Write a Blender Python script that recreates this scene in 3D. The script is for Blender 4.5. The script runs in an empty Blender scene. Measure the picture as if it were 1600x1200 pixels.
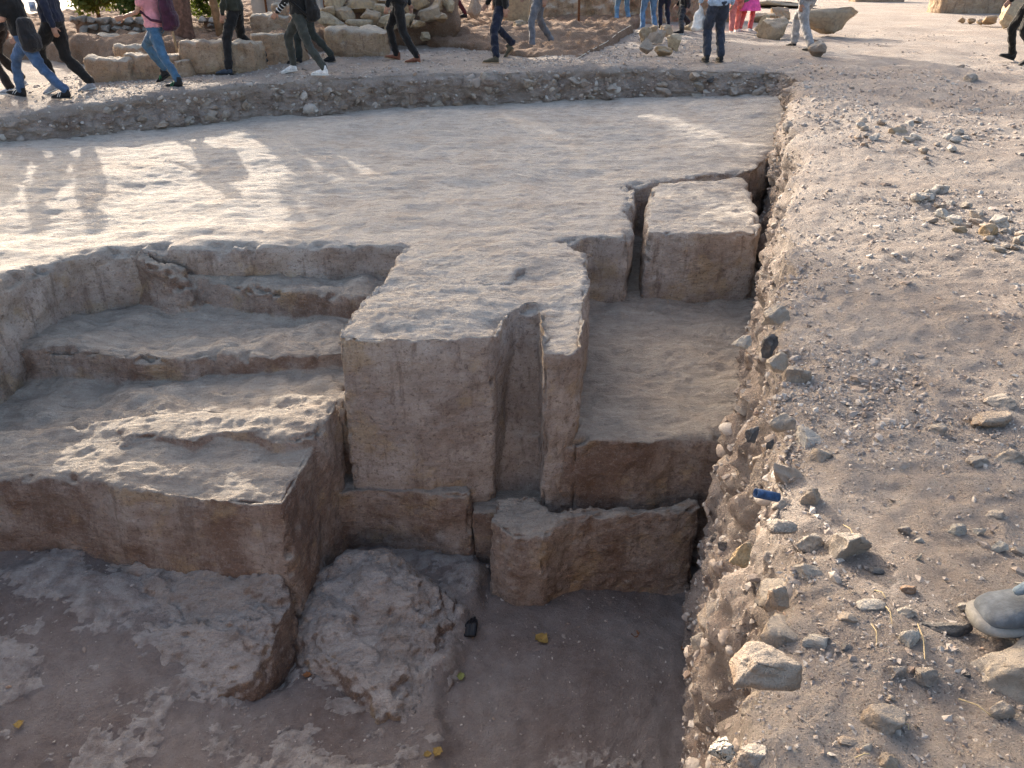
import bpy, math, random
import numpy as np
from mathutils import Vector, Matrix

# ------------------------------------------------------------------ camera, sky, sun, exposure
scene = bpy.context.scene
C = scene.collection
TH = math.radians(28.4)          # downward pitch
CAMZ = 1.6
FPX = 1200.0                     # focal length in pixels of a 1600 px wide picture
cd = bpy.data.cameras.new('camera'); cam = bpy.data.objects.new('camera', cd); C.objects.link(cam)
cd.sensor_width = 36; cd.lens = 36 * FPX / 1600; cd.clip_end = 3000; cd.clip_start = 0.05
cam.location = (0, 0, CAMZ); cam.rotation_euler = (math.pi / 2 - TH, 0, 0)
scene.camera = cam
SUN_AZ = math.radians(28)        # to the left of the viewing direction
SUN_EL = math.radians(21.5)
SUNV = Vector((-math.sin(SUN_AZ) * math.cos(SUN_EL), math.cos(SUN_AZ) * math.cos(SUN_EL), math.sin(SUN_EL)))
w = bpy.data.worlds.new('World'); scene.world = w; w.use_nodes = True
nt = w.node_tree
sky = nt.nodes.new('ShaderNodeTexSky'); sky.sky_type = 'NISHITA'; sky.sun_disc = False
sky.sun_elevation = SUN_EL; sky.sun_rotation = -SUN_AZ; sky.air_density = 1.0; sky.dust_density = 6.0; sky.ozone_density = 0.3
bg = nt.nodes['Background']; bg.inputs['Strength'].default_value = 0.15
nt.links.new(sky.outputs[0], bg.inputs[0])
sd = bpy.data.lights.new('sun', 'SUN'); so = bpy.data.objects.new('sun', sd); C.objects.link(so)
sd.energy = 3.0; sd.angle = math.radians(0.55); sd.color = (1.0, 0.90, 0.77)
so.rotation_euler = (-SUNV).to_track_quat('-Z', 'Y').to_euler(); so.location = (-10, 20, 15)
vs = scene.view_settings
vs.view_transform = 'Standard'; vs.look = 'None'; vs.exposure = 1.62; vs.gamma = 1; vs.use_curve_mapping = False
scene.render.filter_size = 1.1; scene.cycles.use_denoising = True; scene.cycles.denoising_prefilter = 'NONE'; scene.cycles.max_bounces = 6; scene.cycles.diffuse_bounces = 4; scene.cycles.transparent_max_bounces = 4

# ------------------------------------------------------------------ helpers
rng = np.random.default_rng(7)
random.seed(7)
ST, CT = math.sin(TH), math.cos(TH)
def ray(px, py):
    u = (px - 800) / FPX; v = (600 - py) / FPX
    return u, CT + v * ST, -ST + v * CT
def at(px, py, z):                                   # photo point -> place on the level z
    u, dy, dz = ray(px, py); t = (z - CAMZ) / dz
    return np.array((u * t, dy * t, z))
def atY(px, py, Y):
    u, dy, dz = ray(px, py); t = Y / dy
    return np.array((u * t, Y, CAMZ + dz * t))
def depth(p): return p[1] * CT + (CAMZ - p[2]) * ST
def zg(x, y):                                        # level of the trodden ground around the pit
    x = np.asarray(x, float); y = np.asarray(y, float)
    return 0.011 * np.clip(y, 0, 30) + np.minimum(0, x + 3) * 0.05 * np.clip((y - 6) / 4, 0, 1) * np.clip((14 + x) / 6, 0, 1)
def atg(px, py):
    z = 0.1
    for _ in range(6):
        p = at(px, py, z); z = float(zg(p[0], p[1]))
    return at(px, py, z)

def _hash(i, j, k, seed):
    h = (i * 374761393 + j * 668265263 + k * 1274126177 + seed * 974634777) & 0xFFFFFFFF
    h = ((h ^ (h >> 13)) * 1274126177) & 0xFFFFFFFF
    h = ((h ^ (h >> 16)) * 2246822519) & 0xFFFFFFFF
    return ((h ^ (h >> 15)) & 0xFFFFFF).astype(np.float32) / 0xFFFFFF
def vnoise(p, seed=0):                               # value noise in -1..1
    f = np.floor(p); i = f.astype(np.int64); t = (p - f).astype(np.float32)
    t = t * t * t * (t * (t * 6 - 15) + 10)
    x, y, z = i[:, 0], i[:, 1], i[:, 2]; tx, ty, tz = t[:, 0], t[:, 1], t[:, 2]
    def L(a, b, s): return a + (b - a) * s
    c = [[[_hash(x + a, y + b, z + d, seed) for d in (0, 1)] for b in (0, 1)] for a in (0, 1)]
    r = L(L(L(c[0][0][0], c[0][0][1], tz), L(c[0][1][0], c[0][1][1], tz), ty),
          L(L(c[1][0][0], c[1][0][1], tz), L(c[1][1][0], c[1][1][1], tz), ty), tx)
    return r * 2 - 1
def fbm(p, scale, octv=3, seed=0, gain=0.5):
    p = np.asarray(p, float); s = np.zeros(len(p), np.float32); a = 1.0; q = p / scale
    for o in range(octv):
        s += a * vnoise(q + 13.7 * o + seed * 3.1, seed + o); a *= gain; q = q * 2.03
    return s
def sstep(a, b, x):
    t = np.clip((x - a) / (b - a), 0, 1); return t * t * (3 - 2 * t)

def mk(name, co, faces, mat=None, parent=None, smooth=True, attr=None):
    co = np.ascontiguousarray(co, np.float32); faces = np.ascontiguousarray(faces, np.int32)
    me = bpy.data.meshes.new(name); n, k = faces.shape
    me.vertices.add(len(co)); me.vertices.foreach_set('co', co.ravel())
    me.loops.add(n * k); me.loops.foreach_set('vertex_index', faces.ravel())
    me.polygons.add(n); me.polygons.foreach_set('loop_start', np.arange(0, n * k, k, dtype=np.int32))
    me.polygons.foreach_set('use_smooth', np.full(n, smooth, bool))
    me.update(calc_edges=True)
    if attr:
        for an, av in attr.items():
            a = me.attributes.new(an, 'FLOAT', 'POINT'); a.data.foreach_set('value', np.ascontiguousarray(av, np.float32))
    o = bpy.data.objects.new(name, me); C.objects.link(o)
    if mat: me.materials.append(mat)
    if parent is not None: o.parent = parent
    return o
def tag(o, label=None, cat=None, group=None, kind=None):
    if label: o['label'] = label
    if cat: o['category'] = cat
    if group: o['group'] = group
    if kind: o['kind'] = kind
    return o
def empty(name, loc, rz=0):
    o = bpy.data.objects.new(name, None); C.objects.link(o); o.location = loc; o.rotation_euler = (0, 0, rz); o.empty_display_size = 0.1
    return o
def rebase(o, base):                                 # put the object's origin at the thing's base
    b = Vector([float(v) for v in base]); o.data.transform(Matrix.Translation(-b)); o.location = b; return o

def V(p): return Vector([float(c) for c in p])
class Geo:                                           # collects closed shapes
    def __init__(s): s.v = []; s.f = []
    def add(s, v, f):
        b = len(s.v); s.v += [tuple(float(c) for c in q) for q in v]; s.f += [tuple(b + i for i in q) for q in f]; return s
    def prism(s, top, zb, taper=0.0, shift=(0, 0)):
        top = np.array(top, float); n = len(top)
        if np.sum(top[:, 0] * np.roll(top[:, 1], -1) - np.roll(top[:, 0], -1) * top[:, 1]) < 0: top = top[::-1]
        c = top.mean(0); bot = top.copy(); bot[:, :2] += (top[:, :2] - c[:2]) * taper + np.array(shift); bot[:, 2] = zb
        return s.add(np.vstack([top, bot]), [tuple(range(n)), tuple(range(2 * n - 1, n - 1, -1))] + [(i, n + i, n + (i + 1) % n, (i + 1) % n) for i in range(n)])
    def box(s, c, d, rz=0, rx=0, ry=0):
        M = Matrix.Translation(c) @ Matrix.Rotation(rz, 4, 'Z') @ Matrix.Rotation(rx, 4, 'X') @ Matrix.Rotation(ry, 4, 'Y')
        v = [M @ Vector((x * d[0] / 2, y * d[1] / 2, z * d[2] / 2)) for x in (-1, 1) for y in (-1, 1) for z in (-1, 1)]
        return s.add(v, [(0, 1, 3, 2), (4, 6, 7, 5), (0, 4, 5, 1), (2, 3, 7, 6), (0, 2, 6, 4), (1, 5, 7, 3)])
    def loft(s, rings):                              # rings: lists of points, capped
        n = len(rings[0]); v = [p for r in rings for p in r]; m = len(rings)
        f = [(a * n + i, a * n + (i + 1) % n, (a + 1) * n + (i + 1) % n, (a + 1) * n + i) for a in range(m - 1) for i in range(n)]
        f += [tuple(range(n - 1, -1, -1)), tuple((m - 1) * n + i for i in range(n))]
        return s.add(v, f)
    def tube(s, pts, rad, n=10, flat=None, round_ends=True):   # tapered limb along points
        pts = [Vector([float(c) for c in p]) for p in pts]; rad = list(rad)
        if round_ends:
            d0 = (pts[0] - pts[1]).normalized(); d1 = (pts[-1] - pts[-2]).normalized()
            pts = [pts[0] + d0 * rad[0] * .75, pts[0] + d0 * rad[0] * .4] + pts + [pts[-1] + d1 * rad[-1] * .4, pts[-1] + d1 * rad[-1] * .75]
            rad = [rad[0] * .45, rad[0] * .85] + rad + [rad[-1] * .85, rad[-1] * .45]
        rings = []; ref = None
        for i, p in enumerate(pts):
            t = (pts[min(i + 1, len(pts) - 1)] - pts[max(i - 1, 0)]).normalized()
            if ref is None: ref = Vector((1, 0, 0)) if abs(t.x) < .8 else Vector((0, 1, 0))
            if flat is not None: ref = Vector(flat[0])
            a = (ref - t * ref.dot(t)).normalized(); b = t.cross(a); ref = a
            k = flat[1] if flat is not None else 1
            rings.append([p + a * math.cos(q) * rad[i] + b * math.sin(q) * rad[i] * k for q in [2 * math.pi * j / n for j in range(n)]])
        return s.loft(rings)
    def obj(s, name, mat, parent=None, smooth=False):
        me = bpy.data.meshes.new(name); me.from_pydata(s.v, [], s.f); me.update(); me.polygons.foreach_set('use_smooth', [smooth] * len(me.polygons))
        o = bpy.data.objects.new(name, me); C.objects.link(o)
        if mat: me.materials.append(mat)
        if parent is not None: o.parent = parent
        return o
    def remesh(s, vox, it=2, fac=0.5):               # union of all shapes as one even skin
        me = bpy.data.meshes.new('tmp'); me.from_pydata(s.v, [], s.f); me.update()
        o = bpy.data.objects.new('tmp', me); C.objects.link(o)
        m = o.modifiers.new('r', 'REMESH'); m.mode = 'VOXEL'; m.voxel_size = vox
        if it: q = o.modifiers.new('s', 'SMOOTH'); q.iterations = it; q.factor = fac
        dg = bpy.context.evaluated_depsgraph_get(); dg.update()
        r = bpy.data.meshes.new_from_object(o.evaluated_get(dg), depsgraph=dg)
        co = np.empty(len(r.vertices) * 3, np.float32); r.vertices.foreach_get('co', co)
        no = np.empty(len(r.vertices) * 3, np.float32); r.vertices.foreach_get('normal', no)
        fa = np.empty(len(r.loops), np.int32); r.loops.foreach_get('vertex_index', fa)
        bpy.data.objects.remove(o); bpy.data.meshes.remove(me); bpy.data.meshes.remove(r)
        return co.reshape(-1, 3), no.reshape(-1, 3), fa.reshape(-1, 4)
def crop(co, fa, keep, extra=None):                  # drop faces that nothing can see
    fk = fa[keep[fa].all(1)]; used = np.unique(fk); m = np.full(len(co), -1); m[used] = np.arange(len(used))
    return co[used], m[fk], used

# ------------------------------------------------------------------ materials
class NT:
    def __init__(s, name):
        s.m = bpy.data.materials.new(name); s.m.use_nodes = True; s.t = s.m.node_tree; s.b = s.t.nodes['Principled BSDF']
        s.b.inputs['Roughness'].default_value = 0.9; s.b.inputs['Specular IOR Level'].default_value = 0.2
        s.geo = s.n('ShaderNodeNewGeometry'); s.pos = s.geo.outputs['Position']
    def n(s, k, **a):
        x = s.t.nodes.new(k)
        for q, v in a.items(): setattr(x, q, v)
        return x
    def l(s, a, b): s.t.links.new(a, b)
    def inp(s, node, i, v):
        if isinstance(v, bpy.types.NodeSocket): s.l(v, node.inputs[i])
        else: node.inputs[i].default_value = v
    def noise(s, scale, detail=5, rough=.55, vec=None, dist=0):
        x = s.n('ShaderNodeTexNoise'); s.inp(x, 'Vector', vec if vec is not None else s.pos)
        x.inputs['Scale'].default_value = scale; x.inputs['Detail'].default_value = detail; x.inputs['Roughness'].default_value = rough; x.inputs['Distortion'].default_value = dist
        return x.outputs[0]
    def vor(s, scale, feature='F1', vec=None, rand=1):
        x = s.n('ShaderNodeTexVoronoi', feature=feature); s.inp(x, 'Vector', vec if vec is not None else s.pos); x.inputs['Scale'].default_value = scale; x.inputs['Randomness'].default_value = rand
        return x.outputs[0], x.outputs['Color'] if 'Color' in x.outputs else None
    def math(s, op, a, b=0.5, c=0.0):
        x = s.n('ShaderNodeMath', operation=op); s.inp(x, 0, a); s.inp(x, 1, b); s.inp(x, 2, c); return x.outputs[0]
    def rng(s, v, a, b, c=0., d=1.):
        x = s.n('ShaderNodeMapRange', interpolation_type='SMOOTHSTEP'); s.inp(x, 0, v)
        for i, q in enumerate((a, b, c, d)): x.inputs[i + 1].default_value = q
        return x.outputs[0]
    def mix(s, f, a, b, mode='MIX'):
        x = s.n('ShaderNodeMix', data_type='RGBA', blend_type=mode); s.inp(x, 0, f)
        for i, v in ((6, a), (7, b)): s.inp(x, i, v if isinstance(v, bpy.types.NodeSocket) else (*v, 1))
        return x.outputs[2]
    def ramp(s, f, stops):
        x = s.n('ShaderNodeValToRGB'); s.inp(x, 0, f); e = x.color_ramp.elements
        while len(e) < len(stops): e.new(0.5)
        for q, (p, c) in zip(e, stops): q.position = p; q.color = (*c, 1)
        return x.outputs[0]
    def scalevec(s, sc, vec=None):
        x = s.n('ShaderNodeMapping'); s.inp(x, 'Vector', vec if vec is not None else s.pos); x.inputs['Scale'].default_value = sc; return x.outputs[0]
    def bump(s, hs):                                 # hs: [(height, distance)]
        prev = None
        for h, d in hs:
            x = s.n('ShaderNodeBump'); x.inputs['Strength'].default_value = 1; x.inputs['Distance'].default_value = d; s.inp(x, 'Height', h)
            if prev is not None: s.l(prev, x.inputs['Normal'])
            prev = x.outputs[0]
        s.l(prev, s.b.inputs['Normal'])
    def nz(s):
        x = s.n('ShaderNodeSeparateXYZ'); s.l(s.geo.outputs['Normal'], x.inputs[0]); return x.outputs[2]
    def col(s, c): s.inp(s.b, 'Base Color', c if isinstance(c, bpy.types.NodeSocket) else (*c, 1))

def rock_mat(name, stain, tops=((.36, .318, .278), (.54, .488, .432)), faces=((.29, .228, .192), (.48, .405, .352), (.58, .51, .452)), red=(.21, .145, .115), rel=1.0):
    s = NT(name)
    n1 = s.noise(1.7, 6, .6); n2 = s.noise(9, 7, .65); n3 = s.noise(55, 5, .7)
    drag = s.noise(6, 6, .6, s.scalevec((.55, 2.2, 2.2)))
    top = s.ramp(s.math('ADD', s.math('MULTIPLY', drag, .6), s.math('MULTIPLY', n2, .4)), [(.32, tops[0]), (.62, tops[1])])
    top = s.mix(s.rng(n1, .48, .7, 0, .5), top, (.36, .29, .235))
    top = s.mix(s.rng(s.noise(4.2, 8, .75, s.scalevec((.7, 1.3, 1))), .54, .66, 0, .55), top, (.27, .225, .19))
    fc = s.ramp(s.math('ADD', s.math('MULTIPLY', n1, .55), s.math('MULTIPLY', n2, .45)), [(.33, faces[0]), (.5, faces[1]), (.66, faces[2])])
    fc = s.mix(s.math('MULTIPLY', s.rng(s.noise(2.3, 7, .68, s.scalevec((1, 1, .75))), .40, .62), stain), fc, red)
    fc = s.mix(s.math('MULTIPLY', s.rng(s.noise(3.1, 5, .65), .52, .66), .6), fc, (.46, .335, .20))
    fc = s.mix(s.rng(n3, .56, .72, 0, .45), fc, (.46, .41, .36))
    fc = s.mix(s.rng(s.noise(34, 6, .75), .53, .64, 0, .65), fc, (.13, .09, .07))
    dust = s.rng(s.math('ADD', s.nz(), s.math('MULTIPLY', s.math('SUBTRACT', n2, .5), .7)), .35, .75)
    mp = s.n('ShaderNodeMapping'); s.l(s.pos, mp.inputs['Vector']); mp.inputs['Rotation'].default_value = (.9, .85, .3); mp.inputs['Scale'].default_value = (11, 11, 34)
    strk = s.noise(1.0, 3, .6, mp.outputs[0])
    fc = s.mix(s.rng(strk, .54, .68, 0, .24), fc, (.17, .125, .10)); fc = s.mix(s.rng(strk, .44, .32, 0, .2), fc, (.56, .50, .45))
    fc = s.mix(s.rng(s.noise(5, 5, .7, s.scalevec((2.2, 2.2, .35))), .52, .68, 0, .6), fc, (.17, .12, .093))
    c = s.mix(dust, fc, top)
    pit_ = s.noise(15, 6, .7, s.scalevec((.32, 1.9, 1.4))); c = s.mix(s.math('MULTIPLY', dust, s.rng(pit_, .56, .66, 0, .5)), c, (.20, .165, .14)); c = s.mix(s.math('MULTIPLY', dust, s.rng(pit_, .42, .32, 0, .35)), c, (.62, .57, .50))
    grit = s.noise(75, 4, .8); c = s.mix(s.rng(grit, .54, .66, 0, .38), c, (.15, .115, .095)); c = s.mix(s.rng(grit, .44, .33, 0, .30), c, (.64, .585, .52))
    c = s.mix(s.rng(s.noise(170, 3, .7), .58, .75, 0, .35), c, (.10, .075, .06))
    c = s.mix(s.rng(s.noise(130, 2, .7), .62, .75, 0, .35), c, (.62, .57, .51))
    s.col(c); s.b.inputs['Roughness'].default_value = .92
    v, _ = s.vor(38)
    fine = s.noise(24, 7, .68, s.scalevec((.3, 2.0, 1.6)))
    s.bump([(drag, .008 * rel), (n2, .006 * rel), (fine, .016 * rel), (s.noise(26, 7, .75), .006 * rel), (strk, .010 * rel), (pit_, -.020 * rel), (v, -.003 * rel), (n3, .010 * rel), (s.noise(190, 3, .7), .004 * rel)])
    return s.m
def soil_mat(name, a, b, peb=(.45, .41, .365), pebble=.5, rel=1.0, sec=None):
    s = NT(name)
    n1 = s.noise(.9, 6, .6); n2 = s.noise(8, 7, .65); n3 = s.noise(70, 5, .7)
    c = s.ramp(s.math('ADD', s.math('MULTIPLY', n1, .6), s.math('MULTIPLY', n2, .4)), [(.35, a), (.64, b)])
    if sec:
        at_ = s.n('ShaderNodeAttribute', attribute_name='section'); n5 = s.noise(5, 6, .65)
        c = s.mix(at_.outputs['Fac'], c, s.ramp(n5, [(.34, sec[0]), (.64, sec[1])]))
    d, vc = s.vor(70); d2, vc2 = s.vor(160)
    x = s.n('ShaderNodeSeparateColor'); s.l(vc, x.inputs[0]); y = s.n('ShaderNodeSeparateColor'); s.l(vc2, y.inputs[0])
    pm = s.math('MULTIPLY', s.math('LESS_THAN', d, .34), s.math('GREATER_THAN', x.outputs[0], 1 - pebble * .5))
    pm2 = s.math('MULTIPLY', s.math('LESS_THAN', d2, .36), s.math('GREATER_THAN', y.outputs[0], 1 - pebble * .6))
    pc = s.mix(x.outputs[1], peb, (.26, .21, .18)); pc2 = s.mix(y.outputs[1], peb, (.15, .11, .09))
    c = s.mix(s.rng(n3, .55, .75, 0, .45), c, (.09, .065, .05))
    c = s.mix(pm2, c, pc2); c = s.mix(pm, c, pc); s.col(c); s.b.inputs['Roughness'].default_value = .95
    s.bump([(n2, .016 * rel), (s.noise(28, 7, .75), .022 * rel), (s.math('MULTIPLY', pm, s.math('SUBTRACT', .34, d)), .05 * rel), (s.math('MULTIPLY', pm2, s.math('SUBTRACT', .36, d2)), .012 * rel), (n3, .014 * rel), (s.noise(240, 3, .7), .004 * rel)])
    return s.m
def stone_mat(name, cols, dust=.55):
    s = NT(name); oi = s.n('ShaderNodeObjectInfo'); tc = s.n('ShaderNodeTexCoord')
    base = s.ramp(oi.outputs['Random'], [(i / max(1, len(cols) - 1), c) for i, c in enumerate(cols)])
    x = s.n('ShaderNodeVectorMath', operation='ADD'); s.l(s.pos, x.inputs[0]); s.l(oi.outputs['Location'], x.inputs[1]); vec = x.outputs[0]
    n2 = s.noise(14, 6, .65, vec); n3 = s.noise(90, 5, .7, vec)
    c = s.mix(s.rng(n2, .35, .7, 0, .6), base, (.20, .15, .115), 'MIX')
    c = s.mix(s.math('MULTIPLY', s.rng(s.math('ADD', s.nz(), s.math('MULTIPLY', n2, .5)), .55, 1.1), dust), c, (.47, .42, .365))
    c = s.mix(s.rng(n3, .56, .75, 0, .35), c, (.1, .08, .065)); s.col(c)
    s.bump([(n2, .03), (s.noise(38, 5, .7, vec), .014), (n3, .008), (s.noise(260, 3, .7, vec), .003)])
    return s.m
def plain(name, c, rough=.8, var=.25, scale=18, bump=.004, bscale=60, spec=.3):
    s = NT(name); n = s.noise(scale, 5, .6)
    s.col(s.mix(s.rng(n, .35, .7), tuple(v * (1 - var) for v in c), tuple(min(1, v * (1 + var)) for v in c)))
    s.b.inputs['Roughness'].default_value = rough; s.b.inputs['Specular IOR Level'].default_value = spec
    if bump: s.bump([(s.noise(bscale, 4, .6), bump)])
    return s.m
_cloth = {}
def cloth(c, rough=.9):
    k = tuple(c)
    if k not in _cloth:
        s = NT('cloth'); n = s.noise(9, 5, .6)
        s.col(s.mix(s.rng(n, .35, .7), tuple(v * .75 for v in c), tuple(min(1, v * 1.25) for v in c)))
        s.b.inputs['Roughness'].default_value = rough; s.b.inputs['Sheen Weight'].default_value = .15
        s.bump([(s.noise(26, 3, .5, s.scalevec((1.4, 1.4, .6))), .012), (s.noise(300, 2, .5), .001)]); _cloth[k] = s.m
    return _cloth[k]
M_FLOOR = rock_mat('limestone_floor', .35)
M_ROCK = rock_mat('limestone_block', .45)
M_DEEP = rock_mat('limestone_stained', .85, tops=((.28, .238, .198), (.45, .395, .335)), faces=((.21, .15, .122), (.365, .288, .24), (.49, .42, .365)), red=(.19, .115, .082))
M_SOIL = soil_mat('trodden_soil', (.265, .218, .19), (.42, .368, .326), pebble=.8, sec=((.24, .18, .15), (.40, .335, .29)))
M_PIT = soil_mat('pit_soil', (.15, .115, .1), (.25, .215, .195), pebble=.12, rel=.6)
M_EARTH = soil_mat('red_earth', (.19, .115, .075), (.31, .215, .155), pebble=.35)
M_STONE = stone_mat('limestone_rubble', [(.40, .345, .295), (.31, .245, .195), (.44, .39, .335), (.35, .25, .18), (.29, .25, .225), (.42, .345, .275)])
M_GOLD = stone_mat('golden_limestone', [(.46, .33, .19), (.40, .27, .16), (.52, .42, .28), (.36, .27, .19)], dust=.35)
M_BASALT = stone_mat('basalt', [(.06, .068, .08), (.09, .1, .115)], dust=.25)
M_BRICK = stone_mat('potsherd', [(.42, .24, .14), (.36, .2, .12)], dust=.2)
M_PALE = stone_mat('white_stone', [(.6, .57, .52), (.52, .49, .45)])
# ------------------------------------------------------------------ ground and earth sections (one lofted skin)
def rimX(y): return .72 + .328 * (y - 1.5)
CORN = np.array((4.62, 13.55))
P = []; O = []; DEP = []
def addp(x, y, ox, oy, d): P.append((x, y)); l = math.hypot(ox, oy); O.append((ox / l, oy / l)); DEP.append(d)
for x in np.arange(-16, -1.2, .22): addp(x, -.25 + .02 * x, 0, -1, 2.7)
for k in range(24):
    a = k / 24; addp(-1.2 + 1.55 * a, -.27 + .75 * a * a, .9 * a, -1 + .9 * a, 2.7)
y = .55
while y < 13.1:
    addp(rimX(y) - .12 * math.exp(-((y - .5) / .5) ** 2), y, 1, -.1 * math.exp(-y), 2.65 - 1.75 * float(sstep(8.6, 11, y))); y += max(.012, .0062 * y)
c0 = (rimX(13.1), 13.1)
for k in range(1, 64):
    a = k / 64; b = a * math.pi / 2
    addp(c0[0] + (4.25 - c0[0]) * a ** 1.5, 13.1 + .62 * math.sin(b), math.cos(b), math.sin(b), .9)
FR = [(4.25, 13.72), (2.2, 13.95), (0, 13.62), (-2, 13.15), (-4.0, 12.6), (-5.4, 11.6), (-6.8, 10.5), (-9, 9.3), (-16, 7.6)]
for (x0, y0), (x1, y1) in zip(FR[:-1], FR[1:]):
    L = math.hypot(x1 - x0, y1 - y0); st = .036 if x1 > -7 else .15; n = max(2, int(L / st))
    for k in range(n): addp(x0 + (x1 - x0) * k / n, y0 + (y1 - y0) * k / n, 0.0, 1, .85)
addp(-16, 7.6, 0, 1, .85)
P = np.array(P); O = np.array(O); DEP = np.array(DEP); NP_ = len(P)
kx = np.ones(9) / 9                                   # ease the joints of the rim line
Op = np.vstack([O[:1]] * 4 + [O] + [O[-1:]] * 4); O = np.stack([np.convolve(Op[:, i], kx, 'valid') for i in (0, 1)], 1); O /= np.linalg.norm(O, axis=1)[:, None]
Pp = np.vstack([P[:1]] * 4 + [P] + [P[-1:]] * 4); P = np.stack([np.convolve(Pp[:, i], kx, 'valid') for i in (0, 1)], 1)
p3 = np.column_stack([P, np.zeros(NP_)])
wob = fbm(p3, .9, 3, 3) * .10 + fbm(p3, .3, 2, 5) * .05   # the cut edge has crumbled unevenly
P = P + O * (wob * np.where(P[:, 1] > 1, 1, .3))[:, None]
NF = 112; s_out = [0.0]; st = .012
while s_out[-1] < 11: s_out.append(s_out[-1] + st); st *= 1.0185
while s_out[-1] < 900: s_out.append(s_out[-1] * 1.3)
s_out = np.array(s_out); rows = []
zr = zg(P[:, 0], P[:, 1])
for r in range(NF, 0, -1):                           # face, from the foot to the lip
    d = r / NF; foot = np.where(DEP > 2, .20, .13)
    off = -foot * d ** .8 - .035 * np.sin(math.pi * min(1, d * 4)) * 0
    rows.append(np.column_stack([P + O * off[:, None], zr - .05 - d * DEP]))
for s_ in s_out:
    xy = P + O * s_; rows.append(np.column_stack([xy, zg(xy[:, 0], xy[:, 1]) - .055 * math.exp(-s_ / .10)]))
G = np.array(rows)                                   # rows x samples x 3
R_, S_ = G.shape[:2]
co = G.reshape(-1, 3)
du = np.gradient(G, axis=1); dv = np.gradient(G, axis=0); nn = np.cross(dv, du).reshape(-1, 3); nn /= np.linalg.norm(nn, axis=1)[:, None] + 1e-9
flip = np.where((nn[:, 2] < 0) & (np.abs(nn[:, 2]) > .5), -1, 1)[:, None]; nn = nn * flip
inward = -np.tile(O, (R_, 1)); isface = np.repeat(np.arange(R_) < NF, S_)
sg = np.sign((nn[:, :2] * inward).sum(1)); nn[isface] *= np.where(sg[isface] == 0, 1, sg[isface])[:, None]
srow = np.repeat(np.concatenate([-np.arange(NF, 0, -1) / NF, s_out]), S_)
near = srow < 14
fa_amt = np.where(isface, np.clip((-srow) * 8, .35, 1), .35 * np.exp(-np.clip(srow, 0, 9) / .12))
dn = np.zeros(len(co), np.float32); q = co[near]
dn[near] = fa_amt[near] * (fbm(q, .42, 2, 11) * .085 + fbm(q, .17, 3, 12) * .06 + (.5 - np.abs(fbm(q, .085, 3, 14))) * .045 + fbm(q, .035, 2, 15) * .012) \
    + (1 - fa_amt[near]) * (fbm(q, 1.3, 3, 21) * .04 + fbm(q, .22, 3, 22) * .016 + fbm(q, .06, 2, 23) * .008)
GR = co + nn * dn[:, None]
ii = np.arange(R_ - 1)[:, None] * S_ + np.arange(S_ - 1)[None, :]
fq = np.stack([ii, ii + 1, ii + S_ + 1, ii + S_], -1).reshape(-1, 4)
ground = tag(mk('ground', GR, fq, M_SOIL, attr={'section': np.where(isface, np.clip(-srow * 6, 0, 1), 0)}), kind='structure')
GRg = GR.reshape(R_, S_, 3); NNg = nn.reshape(R_, S_, 3)
def ground_at(x, y):                                 # height of the built surface near x, y (top rows only)
    top = GRg[NF:NF + len(s_out) - 12]
    k = np.argmin((top[..., 0] - x) ** 2 + (top[..., 1] - y) ** 2); return top.reshape(-1, 3)[k]

# ------------------------------------------------------------------ bedrock of the quarry
ZU = -.55
def pts(lst, z=None): return [at(p[0], p[1], z if z is not None else p[2]) for p in lst]
def xyz(lst, z): return [(x, y, z) for x, y in lst]
def roughen(co, no, a=.012, b=.006, chisel=.006, seed=0, edge=.0):
    d = fbm(co, .55, 2, seed + 31) * a * 1.3 + fbm(co, .16, 3, seed + 32) * a * .7 + fbm(co, .045, 2, seed + 33) * b
    d += fbm(co * np.array((.45, 2.0, 1.6)), .13, 3, seed + 34) * chisel
    return co + no * d[:, None]

def bedding(co, no, amp=.014, scale=.5, seed=0):       # the stone breaks off in thin uneven sheets
    q = fbm(co * np.array((.6, 1.25, 1.0)), scale, 4, seed + 51, .6) * 2.6; f = np.floor(q); t = q - f
    return co + no * ((f + sstep(.8, 1, t)) * amp * sstep(.5, .85, no[:, 2]))[:, None]
def chip(co, fa, no, amt=.04, it=14, seed=0, soft=.5):     # arrises knocked off here and there
    a = np.concatenate([fa[:, 0], fa[:, 1], fa[:, 2], fa[:, 3]]); b = np.concatenate([fa[:, 1], fa[:, 2], fa[:, 3], fa[:, 0]])
    i = np.concatenate([a, b]); j = np.concatenate([b, a]); n = len(co); cnt = np.bincount(i, minlength=n)[:, None] + 1e-6; cs = co.astype(float).copy()
    for _ in range(it): cs = .5 * cs + .5 * np.stack([np.bincount(i, cs[j, k], n) for k in range(3)], 1) / cnt
    dv = co - cs; d = (dv * no).sum(1); m = np.clip(d / .008, 0, 1)
    w_ = np.clip(fbm(co, .17, 3, seed + 41, .6) + .6 * fbm(co, .05, 2, seed + 42) + .12, 0, 1.3)
    dr = dv / (np.linalg.norm(dv, axis=1)[:, None] + 1e-6)
    return co - dr * (m * w_ * amt)[:, None] - dv * (np.clip(d / .004, 0, 1) * soft)[:, None]
u = Geo()
back = [(9, 15.5, -.33), (5.2, 15.5, -.33), (-16, 14.5, ZU), (-16, 2.0, ZU)]
west = [(-4.35, 2.0, ZU), (-4.2, 3.8, ZU), (-4.08, 5.0, ZU)] + pts([(2, 443), (35, 426), (105, 399), (160, 390), (238, 386)], ZU)
front = pts([(246, 384), (330, 384), (440, 381), (560, 380), (633, 381), (650, 420), (700, 440), (800, 440), (880, 374), (921, 363), (985, 367)], ZU)
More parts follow.
